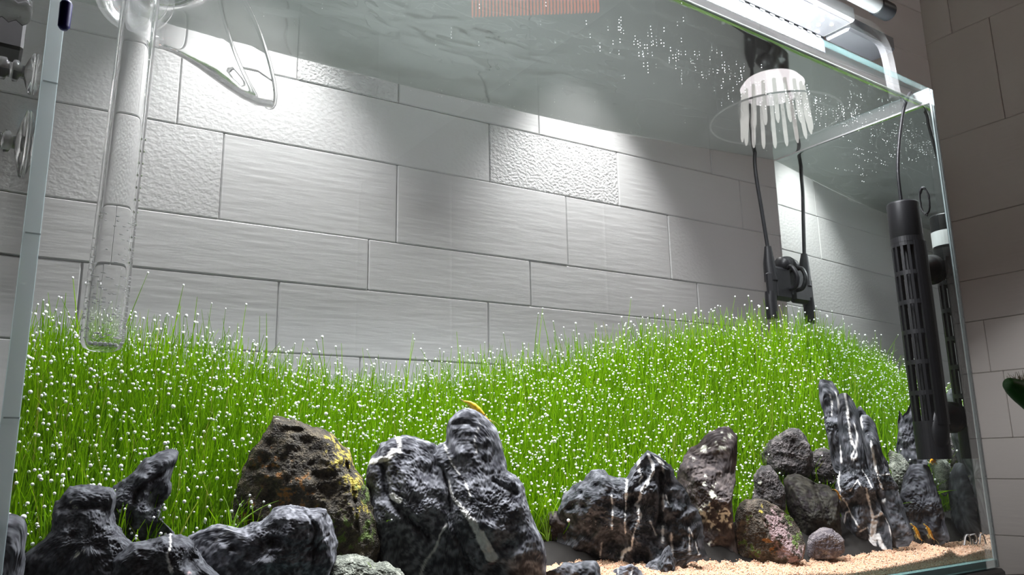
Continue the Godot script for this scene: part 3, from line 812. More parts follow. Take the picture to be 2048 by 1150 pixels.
const SAND := [Vector2(0.2, 0.021), Vector2(0.286, 0.0205), Vector2(0.36, 0.0145), Vector2(0.433, 0.0097), Vector2(0.4864, 0.0100), Vector2(0.516, 0.0112), Vector2(0.535, 0.0122), Vector2(0.5477, 0.0150), Vector2(0.556, 0.0112), Vector2(0.563, 0.0098), Vector2(0.58, 0.0112), Vector2(0.6, 0.0118)]
func sand() -> void:
	var t := thing("sand", "pinkish tan sand along the front glass at the right", "sand", Vector3(), "", "stuff")
	var g := Geo.new()
	var n := noise(120.0, 6)
	var rows := []
	for j in 40:
		var row := []
		for i in 181:
			var x := lerpf(0.20, 0.5948, i / 180.0)
			var k := maxf(0.0, (j - 4) / 35.0)
			var z := -0.0053 - 0.065 * k
			var y := along(SAND, x) + 0.005 * sqrt(k) + n.get_noise_2d(x, z) * (0.0008 + 0.002 * minf(k * 4.0, 1.0))
			if j < 4:
				y = lerpf(0.0056, y, j / 4.0)
			row.append(Vector3(x, y, z))
		rows.append(row)
	g.sheet(rows)
	put("sand_bank", g.mesh(), M["sand"], t)
	g = Geo.new()
	g.ball(Vector3(), Vector3.ONE, 3)
	var mm := MultiMesh.new()
	mm.transform_format = MultiMesh.TRANSFORM_3D
	mm.use_colors = true
	mm.mesh = g.mesh(false)
	mm.instance_count = 26000
	rng.seed = 31
	for k in 26000:
		var x := rng.randf_range(0.25, 0.5945)
		var y: float
		var z: float
		if rng.randf() < 0.3:
			z = -0.0055
			y = rng.randf_range(0.0058, along(SAND, x))
		else:
			var d := pow(rng.randf(), 1.3)
			z = -0.0056 - 0.06 * d
			y = along(SAND, x) + 0.005 * sqrt(d * 0.92) + n.get_noise_2d(x, z) * (0.0008 + 0.002 * minf(d * 3.6, 1.0))
		var s := rng.randf_range(0.0002, 0.00052)
		mm.set_instance_transform(k, Transform3D(Basis.from_euler(Vector3(rng.randf() * 6, rng.randf() * 6, 0)) * Basis.from_scale(Vector3(s, s * 0.75, s * 1.2)), Vector3(x, y, z)))
		var c := Color(0.60, 0.38, 0.24).lerp(Color(0.86, 0.66, 0.50), rng.randf())
		if rng.randf() < 0.10:
			c = Color(0.16, 0.08, 0.05)
		elif rng.randf() < 0.2:
			c = Color(0.70, 0.36, 0.22)
		mm.set_instance_color(k, c)
	var o := MultiMeshInstance3D.new()
	o.name = "sand_grains"
	o.multimesh = mm
	o.material_override = M["tinted"]
	o.set_meta("kind", "stuff")
	t.add_child(o)


func shrimp(at: Vector3, turn: Vector3, size: float, label: String, tone: String) -> void:
	# nose towards +x, standing on y = 0; about 24 mm long at size 1
	var t := thing("shrimp", label, "shrimp", at)
	t.rotation = turn
	t.scale = Vector3.ONE * size
	var g := Geo.new()
	var spine := spline([Vector3(-0.0125, 0.0045, 0), Vector3(-0.0095, 0.0058, 0), Vector3(-0.006, 0.0062, 0), Vector3(-0.002, 0.0058, 0), Vector3(0.002, 0.0052, 0), Vector3(0.0055, 0.0048, 0), Vector3(0.0085, 0.0050, 0), Vector3(0.0125, 0.0058, 0)], 4)
	var radii := []
	for k in spine.size():
		var f := k / float(spine.size() - 1)
		var r: float = lerpf(0.0005, 0.0021, smoothstep(0.0, 0.45, f)) if f < 0.5 else lerpf(0.0022, 0.00015, pow((f - 0.5) / 0.5, 1.4))
		radii.append(r * (1.0 + 0.07 * sin(f * 44.0) * (1.0 if f < 0.55 else 0.0)))
	g.tube(spine, radii, 14, true, 1.25)
	var body := put("body", g.mesh(), M[tone], t)
	g = Geo.new()
	for s in [-1.0, 0.0, 1.0]:
		g.ball(Vector3(-0.0138, 0.0042, s * 0.0010), Vector3(0.0018, 0.00025, 0.0007), 5)
	put("tail_fan", g.mesh(), M["shrimp_clear"], t)
	for s in [-1.0, 1.0]:
		for k in 5:
			g = Geo.new()
			var x := 0.0005 + k * 0.0013
			g.tube([Vector3(x, 0.0038, s * 0.0011), Vector3(x + 0.0006, 0.0022, s * 0.0024), Vector3(x + 0.0013, 0.0001, s * 0.0022)], [0.00022, 0.00018, 0.0001], 5)
			put("leg", g.mesh(), M["shrimp_clear"], t)
		g = Geo.new()
		g.tube(spline([Vector3(0.0098, 0.0056, s * 0.0007), Vector3(0.014, 0.0066, s * 0.002), Vector3(0.018, 0.0058, s * 0.004)], 4), [0.00013, 0.0001], 5)
		put("antenna", g.mesh(), M["shrimp_clear"], t)
		g = Geo.new()
		g.ball(Vector3(0.0087, 0.0060, s * 0.0013), Vector3.ONE * 0.0005, 5)
		put("eye", g.mesh(), M["black"], body)
	g = Geo.new()
	for k in 5:
		g.ball(Vector3(-0.0085 + k * 0.0016, 0.0036, 0), Vector3(0.0003, 0.0011, 0.0010), 4)
	put("swimmerets", g.mesh(), M["shrimp_clear"], t)
	g = Geo.new()
	g.ball(Vector3(0.0048, 0.0062, 0), Vector3(0.0012, 0.0008, 0.0017), 6)
	put("saddle_mark", g.mesh(), lin(0.24, 0.11, 0.01), body)


func sprouts() -> void:
	for e in [[Vector3(0.0867, 0.0500, -0.052), "pale green sprout with three narrow leaves beside the brown stone's left foot", [Vector3(-0.0045, 0.0150, 0.0), Vector3(0.0045, 0.0130, -0.002), Vector3(0.0180, 0.0125, 0.002)]],
			[Vector3(0.2605, 0.0335, -0.070), "small tuft of pale green leaves in the gap right of the split grey stone", [Vector3(-0.0100, 0.0180, 0.001), Vector3(-0.0045, 0.0240, 0.0), Vector3(0.0010, 0.0290, -0.002), Vector3(0.0090, 0.0230, 0.0), Vector3(-0.0140, 0.0100, 0.002)]]]:
		var t := thing("sprout", e[1], "plant", e[0])
		for tip in e[2]:
			var g := Geo.new()
			g.tube(spline([Vector3(), Vector3(tip.x * 0.25, tip.y * 0.45, tip.z * 0.4), Vector3(tip.x * 0.62, tip.y * 0.8, tip.z * 0.8), tip], 5), [0.00045, 0.00045, 0.00045, 0.0004, 0.0004, 0.0004, 0.00035, 0.0003, 0.0002], 6)
			put("leaf", g.mesh(), lin(0.22, 0.40, 0.03), t)

func stool() -> void:
	var t := thing("stool", "dark brown round stool, only its rim showing at the lower right corner", "stool", Vector3(0.9719, -0.0600, -0.1000))
	var g := Geo.new()
	g.lathe([Vector2(0.0, -0.03), Vector2(0.11, -0.03), Vector2(0.12, -0.02), Vector2(0.12, -0.006), Vector2(0.112, 0.0), Vector2(0.0, 0.0)], 40)
	put("seat", g.mesh(), lin(0.05, 0.04, 0.032, 0.6), t)
	for k in 3:
		g = Geo.new()
		var a := TAU * k / 3.0 + 0.4
		g.tube([Vector3(cos(a) * 0.07, -0.028, sin(a) * 0.07), Vector3(cos(a) * 0.10, -0.76 - t.position.y, sin(a) * 0.10)], [0.011], 12)
		put("leg", g.mesh(), lin(0.05, 0.04, 0.032, 0.6), t)


# ---------- equipment ----------
func sector(g: Geo, xf: Transform3D, r0: float, r1: float, a0: float, a1: float, y0: float, y1: float) -> void:   # a curved bar of a cylinder's wall
	var n := maxi(1, int((a1 - a0) / 0.2))
	var ring := []
	for e in [[r1, y0], [r1, y1], [r0, y1], [r0, y0], [r1, y0]]:
		var row := []
		for i in n + 1:
			var t := a0 + (a1 - a0) * i / n
			row.append(xf * Vector3(cos(t) * e[0], e[1], -sin(t) * e[0]))
		ring.append(row)
	g.sheet(ring)
	for t in [a0, a1]:
		var q := []
		for e in [[r0, y0], [r1, y0], [r1, y1], [r0, y1]]:
			q.append(xf * Vector3(cos(t) * e[0], e[1], -sin(t) * e[0]))
		if t == a1:
			q.reverse()
		g.face(q)

func filter() -> void:
	var p := Vector3(0.5645, 0.0, -0.0165)
	var t := thing("filter", "black internal filter with a slotted cage, upright at the right end of the tank", "filter", p)
	var R := 0.0112
	var g := Geo.new()
	g.lathe([Vector2(0.0, 0.236), Vector2(R, 0.236), Vector2(R, 0.2625), Vector2(R * 0.94, 0.2640), Vector2(0, 0.2640)], 40)
	put("cap", g.mesh(), M["black"], t)
	g = Geo.new()
	g.lathe([Vector2(0.0, 0.232), Vector2(R * 1.02, 0.232), Vector2(R * 1.02, 0.2361), Vector2(0, 0.2361)], 40)
	put("collar", g.mesh(false), M["black"], t)
	# the cage: a plate towards the viewer's right, bars and hoops around the rest
	g = Geo.new()
	var face := deg_to_rad(225.0)      # towards the camera
	sector(g, Transform3D(), R * 0.86, R * 1.14, face + 0.10, face + 1.15, 0.098, 0.232)
	put("motor_plate", g.mesh(false), M["black"], t)
	g = Geo.new()
	g.lathe([Vector2(0, 0.098), Vector2(R * 0.36, 0.098), Vector2(R * 0.36, 0.232), Vector2(0, 0.232)], 20)
	var cage := put("cage", g.mesh(false), M["black"], t)
	for k in 12:
		var a := face - 4.95 + k * 0.42
		g = Geo.new()
		sector(g, Transform3D(), R * 0.86, R, a, a + 0.17, 0.098, 0.232)
		put("bar", g.mesh(false), M["black"], cage)
	for y in [0.0975, 0.119, 0.141, 0.163, 0.185, 0.207, 0.229]:
		g = Geo.new()
		g.lathe([Vector2(R * 0.84, y), Vector2(R * 1.005, y), Vector2(R * 1.005, y + 0.0032), Vector2(R * 0.84, y + 0.0032), Vector2(R * 0.84, y)], 40)
		put("hoop", g.mesh(false), M["black"], cage)
	g = Geo.new()
	g.lathe([Vector2(0, 0.074), Vector2(R, 0.074), Vector2(R, 0.0995), Vector2(0, 0.0995)], 40)
	put("foot", g.mesh(false), M["black"], t)
	g = Geo.new()
	var xf := Transform3D(Basis(Vector3.UP, face + 0.45 + PI / 2) * Basis(Vector3.RIGHT, PI / 2), Vector3(cos(face + 0.45), 0, -sin(face + 0.45)) * R * 0.75 + Vector3(0, 0.094, 0))
	g.ball(Vector3(), Vector3(0.0075, 0.016, 0.0045), 10)
	var bulge := put("impeller_cover", g.mesh(), M["black"], t, Vector3(cos(face + 0.45), 0, -sin(face + 0.45)) * R * 0.72 + Vector3(0, 0.094, 0))
	bulge.rotation.y = face + 0.45 - PI / 2
	bulge.rotation.z = 0.12
	# what faces the pane: a silver label and two holders with suction cups
	g = Geo.new()
	sector(g, Transform3D(), R * 0.9, R * 1.015, -1.3, 1.6, 0.2385, 0.2505)
	put("silver_label", g.mesh(false), lin(0.6, 0.6, 0.6, 0.3), t)
	for y in [0.216, 0.104]:
		g = Geo.new()
		g.lathe([Vector2(0.0, 0.0), Vector2(0.005, 0.0), Vector2(0.005, 0.009), Vector2(0.0095, 0.014), Vector2(0.0115, 0.0188), Vector2(0.0, 0.0190)], 28, Transform3D(Basis(Vector3.BACK, -PI / 2), Vector3(R * 0.9, y, 0)))
		put("suction_cup", g.mesh(), M["black"], t)
	var c := Geo.new()
	c.tube(spline([Vector3(0.5625, 0.262, -0.0160), Vector3(0.5612, 0.285, -0.0150), Vector3(0.5635, 0.302, -0.0142), Vector3(0.5695, 0.320, -0.0140), Vector3(0.5760, 0.338, -0.0132), Vector3(0.5790, 0.346, -0.0122), Vector3(0.5870, 0.3555, -0.0130), Vector3(0.5975, 0.3625, -0.016), Vector3(0.6035, 0.352, -0.024), Vector3(0.6045, 0.30, -0.05), Vector3(0.605, 0.20, -0.10)], 6), [0.0013], 10)
	var cable := put("power_cable", c.mesh(), M["black"], t, -p)
	cable.set_meta("label", "black cable rising from the cap to the surface")

func device() -> void:
	# a small black heater held to the right pane near the back corner; the pane doubles it
	var p := Vector3(0.0, 0.0, -0.1445)
	var t := thing("heater", "small black device with a cord above the grass at the tank's back right corner", "heater", p)
	var g := Geo.new()
	g.box(Vector3(0.5700, 0.2130, -0.004), Vector3(0.5945, 0.2440, 0.004), 0.003)
	g.box(Vector3(0.5640, 0.2140, -0.0035), Vector3(0.5800, 0.2380, 0.0035), 0.0025)
	put("body", g.mesh(false), M["black"], t)
	g = Geo.new()
	g.lathe([Vector2(0.0, 0.0), Vector2(0.006, 0.0), Vector2(0.0070, 0.004), Vector2(0.0080, 0.009), Vector2(0, 0.0095)], 24, Transform3D(Basis(Vector3.BACK, -PI / 2), Vector3(0.585, 0.2475, -0.001)))
	put("suction_cup", g.mesh(), M["black"], t)
	g = Geo.new()
	g.tube([Vector3(0.5710, 0.230, -0.001), Vector3(0.5700, 0.2460, -0.001), Vector3(0.5690, 0.2610, 0)], [0.0060, 0.0052, 0.0030], 14)
	put("cord_sleeve", g.mesh(), M["black"], t)
	g = Geo.new()
	g.tube([Vector3(0.5690, 0.2195, -0.001), Vector3(0.5680, 0.211, -0.001), Vector3(0.5680, 0.196, -0.001)], [0.0052, 0.0050, 0.0050], 12)
	put("foot", g.mesh(), M["black"], t)
	g = Geo.new()
	g.tube(spline([Vector3(0.590, 0.243, 0.003), Vector3(0.588, 0.243, 0.009), Vector3(0.589, 0.234, 0.013), Vector3(0.590, 0.225, 0.010), Vector3(0.590, 0.224, 0.003)], 5), [0.0020], 8)
	put("loop_clip", g.mesh(), M["black"], t)
	g = Geo.new()
	g.tube(spline([Vector3(0.5690, 0.259, 0.0), Vector3(0.5675, 0.272, 0.0), Vector3(0.5650, 0.294, 0.0), Vector3(0.5617, 0.322, 0.0), Vector3(0.5612, 0.340, 0.0), Vector3(0.5620, 0.354, 0.002), Vector3(0.564, 0.366, 0.006), Vector3(0.566, 0.385, 0.010)], 6), [0.0017], 10)
	put("cord", g.mesh(), M["black"], t)

func pipes() -> void:
	var g := Geo.new()
	# straight inlet tube with a rounded closed foot
	var t := thing("inlet_pipe", "straight clear glass inlet tube hanging down at the left, rounded and slotted at its foot", "glass pipe", Vector3(0.0, 0.0, -0.03))
	var lean := Transform3D(Basis(Vector3.BACK, -0.018), Vector3(0.0298, 0.1185, 0))
	g.lathe([Vector2(0.0, 0.0), Vector2(0.004, 0.0), Vector2(0.0062, 0.0010), Vector2(0.0073, 0.0035), Vector2(0.0074, 0.02), Vector2(0.0070, 0.06), Vector2(0.0067, 0.235), Vector2(0.0051, 0.235), Vector2(0.0053, 0.06), Vector2(0.0056, 0.02), Vector2(0.0053, 0.0045), Vector2(0.0045, 0.0022), Vector2(0.0, 0.0018)], 48, lean)
	put("tube", g.mesh(), M["glass"], t)
	g = Geo.new()
	rng.seed = 77
	for k in 150:
		var a := rng.randf() * TAU
		var y := 0.004 + 0.047 * pow(rng.randf(), 1.5)
		g.ball(lean * Vector3(cos(a) * 0.0064, y, sin(a) * 0.0064), Vector3(rng.randf_range(0.0005, 0.0010), 0.00024, 0.0003), 4)
	for k in 6:
		g.ball(lean * Vector3(-0.004 + k * 0.0016, 0.0024, 0.002), Vector3(0.0008, 0.0006, 0.0006), 4)
	put("trapped_bubbles", g.mesh(), M["bubble"], t).set_meta("kind", "stuff")
	for k in 11:
		g = Geo.new()
		g.ball(lean * Vector3(0.0067, 0.034 + k * 0.0050, 0), Vector3(0.0007, 0.0005, 0.0012), 4)
		put("slot_algae", g.mesh(), lin(0.10, 0.15, 0.06), t)
	# outlet: a bent pipe that opens into a wide flared mouth
	t = thing("outlet_pipe", "clear glass outlet pipe flaring into a wide lily shaped mouth under the surface", "glass pipe", Vector3(0, 0, -0.07))
	g = Geo.new()
	var at := Transform3D(Basis(), Vector3(0.0464, 0.2739, 0.0))
	var rings_out := []
	var rings_in := []
	var n0 := Vector3(0.97, 0.06, 0.22).normalized()
	var n1 := Vector3(0.862, 0.455, 0.22).normalized()
	var radii := [0.0100, 0.0108, 0.0128, 0.0158, 0.0196, 0.0238, 0.0278, 0.0306, 0.0314]
	for k in 9:
		var f := k / 8.0
		var nn := n0.slerp(n1, f)
		var c0 := at.origin.lerp(Vector3(0.0861, 0.2766, 0.0), f)
		var e1 := nn.cross(Vector3.BACK).normalized()
		var e2 := nn.cross(e1)
		var ro := []
		var ri := []
		for i in 64:
			var a := TAU * i / 64.0
			var d := e1 * cos(a) + e2 * sin(a)
			ro.append(c0 + d * radii[k])
			ri.append(c0 + d * (radii[k] - 0.0008))
		rings_out.append(ro)
		rings_in.push_front(ri)
	rings_out.append_array(rings_in)
	g.sheet(rings_out, true, true)
	var lip: Array = rings_out[8]
	var loop := []
	for i in 65:
		loop.append(lip[i % 64])
	g.tube(loop, [0.0009], 8)
	put("flared_mouth", g.mesh(), M["thin_glass"], t)
	g = Geo.new()
	g.tube(spline([at.origin + Vector3(0.002, 0, 0), Vector3(0.040, 0.275, -0.002), Vector3(0.032, 0.281, -0.004), Vector3(0.027, 0.295, -0.004), Vector3(0.026, 0.32, 0.0), Vector3(0.026, 0.36, 0.0), Vector3(0.026, 0.40, 0.0)], 8), [0.0098, 0.0094, 0.009, 0.0086, 0.0082, 0.0078, 0.0074, 0.0072], 24, false)
	g.tube(spline([at.origin + Vector3(0.002, 0, 0), Vector3(0.040, 0.275, -0.002), Vector3(0.032, 0.281, -0.004), Vector3(0.027, 0.295, -0.004), Vector3(0.026, 0.32, 0.0), Vector3(0.026, 0.36, 0.0), Vector3(0.026, 0.40, 0.0)], 8), [0.0060], 24, false)
	put("stem", g.mesh(), M["pane"], t)
	g = Geo.new()
	g.ball(Vector3(0.0335, 0.2770, 0.015), Vector3.ONE * 0.0160, 18)
	g.ball(Vector3(0.0335, 0.2770, 0.015), Vector3.ONE * 0.0135, 18)
	put("bulb", g.mesh(), M["pane"], t)

func left_fittings() -> void:
	var data := [[0.2325, 0.0085, "small clear suction cup outside the left glass, the upper one"], [0.2025, 0.0135, "large clear suction cup outside the left glass, the lower one"]]
	for e in data:
		var t := thing("suction_cup", e[2], "suction cup", Vector3(-0.0002, e[0], -0.06))
		var g := Geo.new()
		var xf := Transform3D(Basis(Vector3.BACK, PI / 2), Vector3())
		var r: float = e[1]
		g.lathe([Vector2(0.0, 0.0003), Vector2(r * 0.8, 0.0002), Vector2(r, 0.0), Vector2(r * 0.98, 0.0008), Vector2(r * 0.6, 0.0022), Vector2(r * 0.28, 0.0032), Vector2(0, 0.0034)], 32, xf)
		put("disc", g.mesh(), M["glass"], t)
		g = Geo.new()
		g.lathe([Vector2(0.0, 0.003), Vector2(0.0028, 0.003), Vector2(0.0025, 0.0045), Vector2(0.0042, 0.0052), Vector2(0.0045, 0.0068), Vector2(0.003, 0.0075), Vector2(0.0032, 0.0088), Vector2(0.0045, 0.0095), Vector2(0.0045, 0.013), Vector2(0.0, 0.0134)], 28, xf)
		put("knob", g.mesh(), M["glass_grey"], t)
	var t2 := thing("hose_connector", "clear ribbed hose connector outside the left glass at the top left corner", "connector", Vector3(-0.003, 0.2590, -0.06))
	var g2 := Geo.new()
	var pr := []
	for k in 9:
		pr.append(Vector2(0.0045 + (0.0016 if k % 2 else 0.0), 0.0005 + k * 0.0024))
	pr.push_front(Vector2(0.0, 0.0))
	pr.append(Vector2(0.0, 0.021))
	g2.lathe(pr, 28, Transform3D(Basis(Vector3.BACK, PI / 2), Vector3()))
	put("ribbed_body", g2.mesh(), M["glass_grey"], t2)
	g2 = Geo.new()
	g2.ball(Vector3(-0.008, 0.004, 0.004), Vector3(0.0024, 0.0024, 0.0024), 8)
	put("ball_joint", g2.mesh(), M["glass_grey"], t2)
	g2 = Geo.new()
	g2.box(Vector3(-0.040, 0.2490, -0.10), Vector3(-0.0042, 0.2640, -0.075), 0.0012)
	tag(put("plastic_block", g2.mesh(false), lin(0.045, 0.042, 0.042, 0.5)), "dark grey rectangular block behind the suction cups at the left edge", "box")
	g2 = Geo.new()
	g2.lathe([Vector2(0, -0.0055), Vector2(0.0012, -0.0053), Vector2(0.0019, -0.0042), Vector2(0.0020, 0.0042), Vector2(0.0015, 0.0053), Vector2(0, 0.0056)], 24)
	var m := put("marker_float", g2.mesh(), lin(0.002, 0.002, 0.12, 0.45), self, Vector3(0.0048, 0.2290, 0.0022))
	tag(m, "dark blue capsule on the front glass near its top left corner", "float")

func ring_mark() -> void:
	var g := Geo.new()
	var path := []
	var n := noise(220.0, 14)
	for k in 33:
		var a := TAU * k / 32.0
		path.append(Vector3(0.5944, 0.2708 + 0.0108 * sin(a) + 0.0004 * n.get_noise_1d(k * 0.02), -0.0150 + 0.0036 * cos(a) + 0.0006 * n.get_noise_1d(9 + k * 0.02)))
	var radii := []
	for k in 33:
		radii.append(0.00045 + 0.0004 * absf(n.get_noise_1d(3 + k * 0.013)) + (0.0005 if k > 5 and k < 13 else 0.0))
	g.tube(path, radii, 6)
	g.ball(Vector3(0.5944, 0.2590, -0.0145), Vector3(0.0005, 0.0008, 0.0006), 4)
	tag(put("algae_ring", g.mesh(), M["black"]), "thin dark ring left by a suction cup on the glass above the filter", "stain")

func lamp() -> void:
	var t := thing("aquarium_lamp", "slim LED lamp on clear bent legs above the top right rim of the tank", "lamp", Vector3(0, 0, 0))
	var y := 0.410
	var g := Geo.new()
	g.box(Vector3(0.02, y + 0.001, -0.0505), Vector3(0.540, y + 0.014, -0.0215), 0.0015)
	put("housing", g.mesh(false), lin(0.30, 0.29, 0.29, 0.35), t)
	g = Geo.new()
	g.box(Vector3(0.025, y, -0.0488), Vector3(0.5365, y + 0.002, -0.0245), 0.0002)
	var lit := put("lit_panel", g.mesh(false), glow(Color(0.93, 0.92, 1.0), 0.36), t)
	g = Geo.new()
	g.box(Vector3(0.5402, y - 0.002, -0.0505), Vector3(0.607, y + 0.012, -0.028), 0.002)
	put("end_cap", g.mesh(false), lin(0.018, 0.017, 0.02, 0.45), t)
	g = Geo.new()
	for k in 44:
		g.box(Vector3(0.03 + k * 0.0116, y - 0.0012, -0.0505), Vector3(0.035 + k * 0.0116, y + 0.001, -0.0492), 0.0002)
	put("trim_teeth", g.mesh(false), M["black"], t)
	g = Geo.new()
	g.box(Vector3(0.02, y - 0.0125, -0.0512), Vector3(0.540, y + 0.002, -0.0503), 0.0002)
	put("rear_skirt", g.mesh(false), M["black"], t)
	rng.seed = 5
	var chip := Geo.new()
	chip.box(Vector3(-0.0011, -0.0008, -0.0011), Vector3(0.0011, 0.0, 0.0011), 0.0003)
	var cm := chip.mesh(false)
	for k in range(27, 42):
		for j in 4:
			var x := 0.034 + k * 0.012 + (0.004 if j % 2 else 0.0)
			if x > 0.529:
				continue
			var o := put("diode", cm, M["led_red"] if k == 36 and j == 2 else (M["led_warm"] if (k * 3 + j * 5) % 4 < 3 else M["led_white"]), lit, Vector3(x, y, -0.0462 + j * 0.0062))
	g = Geo.new()
	g.tube([Vector3(0.10, 0.425, -0.012), Vector3(0.5545, 0.425, -0.012)], [0.0062], 20)
	put("rail", g.mesh(), lin(0.33, 0.32, 0.32, 0.35), t)
	g = Geo.new()
	g.tube([Vector3(0.5545, 0.425, -0.012), Vector3(0.5555, 0.425, -0.012), Vector3(0.5720, 0.425, -0.012), Vector3(0.5735, 0.425, -0.012)], [0.0066, 0.0072, 0.0072, 0.006], 20)
	put("rail_cap", g.mesh(), M["black"], t)
	g = Geo.new()       # clear bent leg standing on the rim
	var path := [Vector3(0.484, 0.4045, 0), Vector3(0.522, 0.4065, 0), Vector3(0.556, 0.4060, 0), Vector3(0.570, 0.4010, 0), Vector3(0.5755, 0.3900, 0), Vector3(0.578, 0.3700, 0), Vector3(0.5800, 0.3560, 0)]
	path = spline(path, 6)
	var wide := [0.0022, 0.006, 0.0095, 0.0075, 0.0068, 0.0068, 0.0068]
	var la := []
	for k in path.size():
		var d: Vector3 = (path[mini(k + 1, path.size() - 1)] - path[maxi(k - 1, 0)]).normalized()
		var nrm := Vector3(-d.y, d.x, 0)
		var f := k / 6.0
		var wv: float = lerpf(wide[mini(int(f), 6)], wide[mini(int(f) + 1, 6)], f - floorf(f))
		var pz: Vector3 = path[k] + Vector3(0, 0, -0.02)
		la.append([pz - nrm * wv * 0.5 + Vector3(0, 0, -0.0025), pz - nrm * wv * 0.5 + Vector3(0, 0, 0.0025), pz + nrm * wv * 0.9 + Vector3(0, 0, 0.0025), pz + nrm * wv * 0.9 + Vector3(0, 0, -0.0025)])
	g.sheet(la, true)
	g.face([la[0][3], la[0][2], la[0][1], la[0][0]])
	g.face(la[-1])
	put("clear_leg", g.mesh(false), M["acrylic"], t)
	var far := put("clear_leg", g.mesh(false), M["acrylic"], t, Vector3(0.6, 0, 0))
	far.scale.x = -1
	far.position.x = 0.56

func spots() -> void:
	# two small lamps hang over the back of the tank, above the picture, and wash the wall
	for e in SPOTS:
		var at: Vector3 = e[0]
		var t := thing("spot_lamp", e[2], "lamp", at)
		var g := Geo.new()
		g.lathe([Vector2(0.0, 0.06), Vector2(0.028, 0.06), Vector2(0.03, 0.055), Vector2(0.03, 0.0), Vector2(0.026, 0.0), Vector2(0.026, 0.02), Vector2(0, 0.02)], 32)
		put("can", g.mesh(false), M["black"], t)
		g = Geo.new()
		g.lathe([Vector2(0.0, 0.006), Vector2(0.024, 0.006), Vector2(0.024, 0.009), Vector2(0.0, 0.009)], 28)
		put("lens", g.mesh(false), glow(Color(1, 0.98, 1.0), 1.5), t)
		g = Geo.new()
		g.tube([Vector3(0, 0.06, 0), Vector3(0, 1.9 - at.y, 0)], [0.003], 8)
		put("rod", g.mesh(), M["black"], t)

func pendant() -> void:
	# the pale lamp whose reflection stands in the front glass
	var c := Vector3(1.105, 0.650, 0.510)
	var t := thing("pendant_lamp", "white fluted pendant lamp with a clear glass disc, reflected in the front glass", "lamp", c)
	var g := Geo.new()
	g.lathe([Vector2(0.0, -0.002), Vector2(0.106, -0.002), Vector2(0.110, 0.0), Vector2(0.106, 0.002), Vector2(0.0, 0.002)], 64)
	put("glass_disc", g.mesh(), M["disc"], t)
	g = Geo.new()
	var ring := []
	for k in 65:
		ring.append(Vector3(cos(TAU * k / 64), 0, sin(TAU * k / 64)) * 0.109)
	g.tube(ring, [0.0016], 8)
	put("disc_rim", g.mesh(), glow(Color(1, 1, 1), 0.8), t)
	g = Geo.new()
	g.lathe([Vector2(0.0, 0.044), Vector2(0.044, 0.046), Vector2(0.052, 0.052), Vector2(0.054, 0.062), Vector2(0.046, 0.072), Vector2(0, 0.074)], 48)
	var shade := put("shade", g.mesh(), glow(Color(1, 0.97, 0.98), 10.0), t)
	for k in 18:
		g = Geo.new()
		var a := TAU * k / 18.0
		var d := Vector3(cos(a), 0, sin(a))
		g.tube([d * 0.051 + Vector3(0, 0.052, 0), d * 0.054 + Vector3(0, 0.01, 0), d * 0.057 + Vector3(0, -0.022, 0), d * 0.058 + Vector3(0, -0.030, 0)], [0.0030, 0.0036, 0.0034, 0.0012], 8)
		put("flute", g.mesh(), glow(Color(1, 0.99, 0.97), 5.5), shade)
	g = Geo.new()
	g.tube([Vector3(0, 0.064, 0), Vector3(0, 1.9 - c.y, 0)], [0.003], 8)
	put("cord", g.mesh(), M["black"], t)
	var l := OmniLight3D.new()
	l.name = "pendant_light"
	l.position = c + Vector3(0, 0.060, 0)
	l.light_color = Color(1, 0.95, 0.90)
	l.light_energy = PENDANT
	l.light_size = 0.01
	l.omni_range = 6
	l.omni_attenuation = 2
	l.shadow_enabled = true
	add_child(l)

func slat_lamp() -> void:
	var a := Vector3(0.7143, 0.9000, 0.8677)
	var b := Vector3(0.9334, 0.9270, 0.7600)
	var t := thing("slatted_lamp", "orange glowing lamp of upright slats, seen as a reflection at the top of the water", "lamp", a)
	var n := 38
	for k in n:
		var g := Geo.new()
		var p := (b - a) * (k / float(n - 1))
		g.box(Vector3(-0.0012, 0.0, -0.004), Vector3(0.0012, 0.10, 0.004), 0.0005, Transform3D(Basis(Vector3.UP, 0.45), p))
		put("slat", g.mesh(false), M["slat"], t)
	var g2 := Geo.new()
	g2.box(Vector3(-0.002, 0.10, -0.008), Vector3((b - a).length() + 0.002, 0.108, 0.008), 0.001, Transform3D(Basis(Vector3.UP, atan2((a - b).z, (b - a).x)), Vector3()))
	put("top_bar", g2.mesh(false), lin(0.25, 0.1, 0.04), t)
	g2 = Geo.new()
	var mid := (a + b) / 2 - a
	g2.tube([mid + Vector3(0, 0.106, 0), mid + Vector3(0, 1.9 - a.y, 0)], [0.003], 8)
	put("cord", g2.mesh(), M["black"], t)

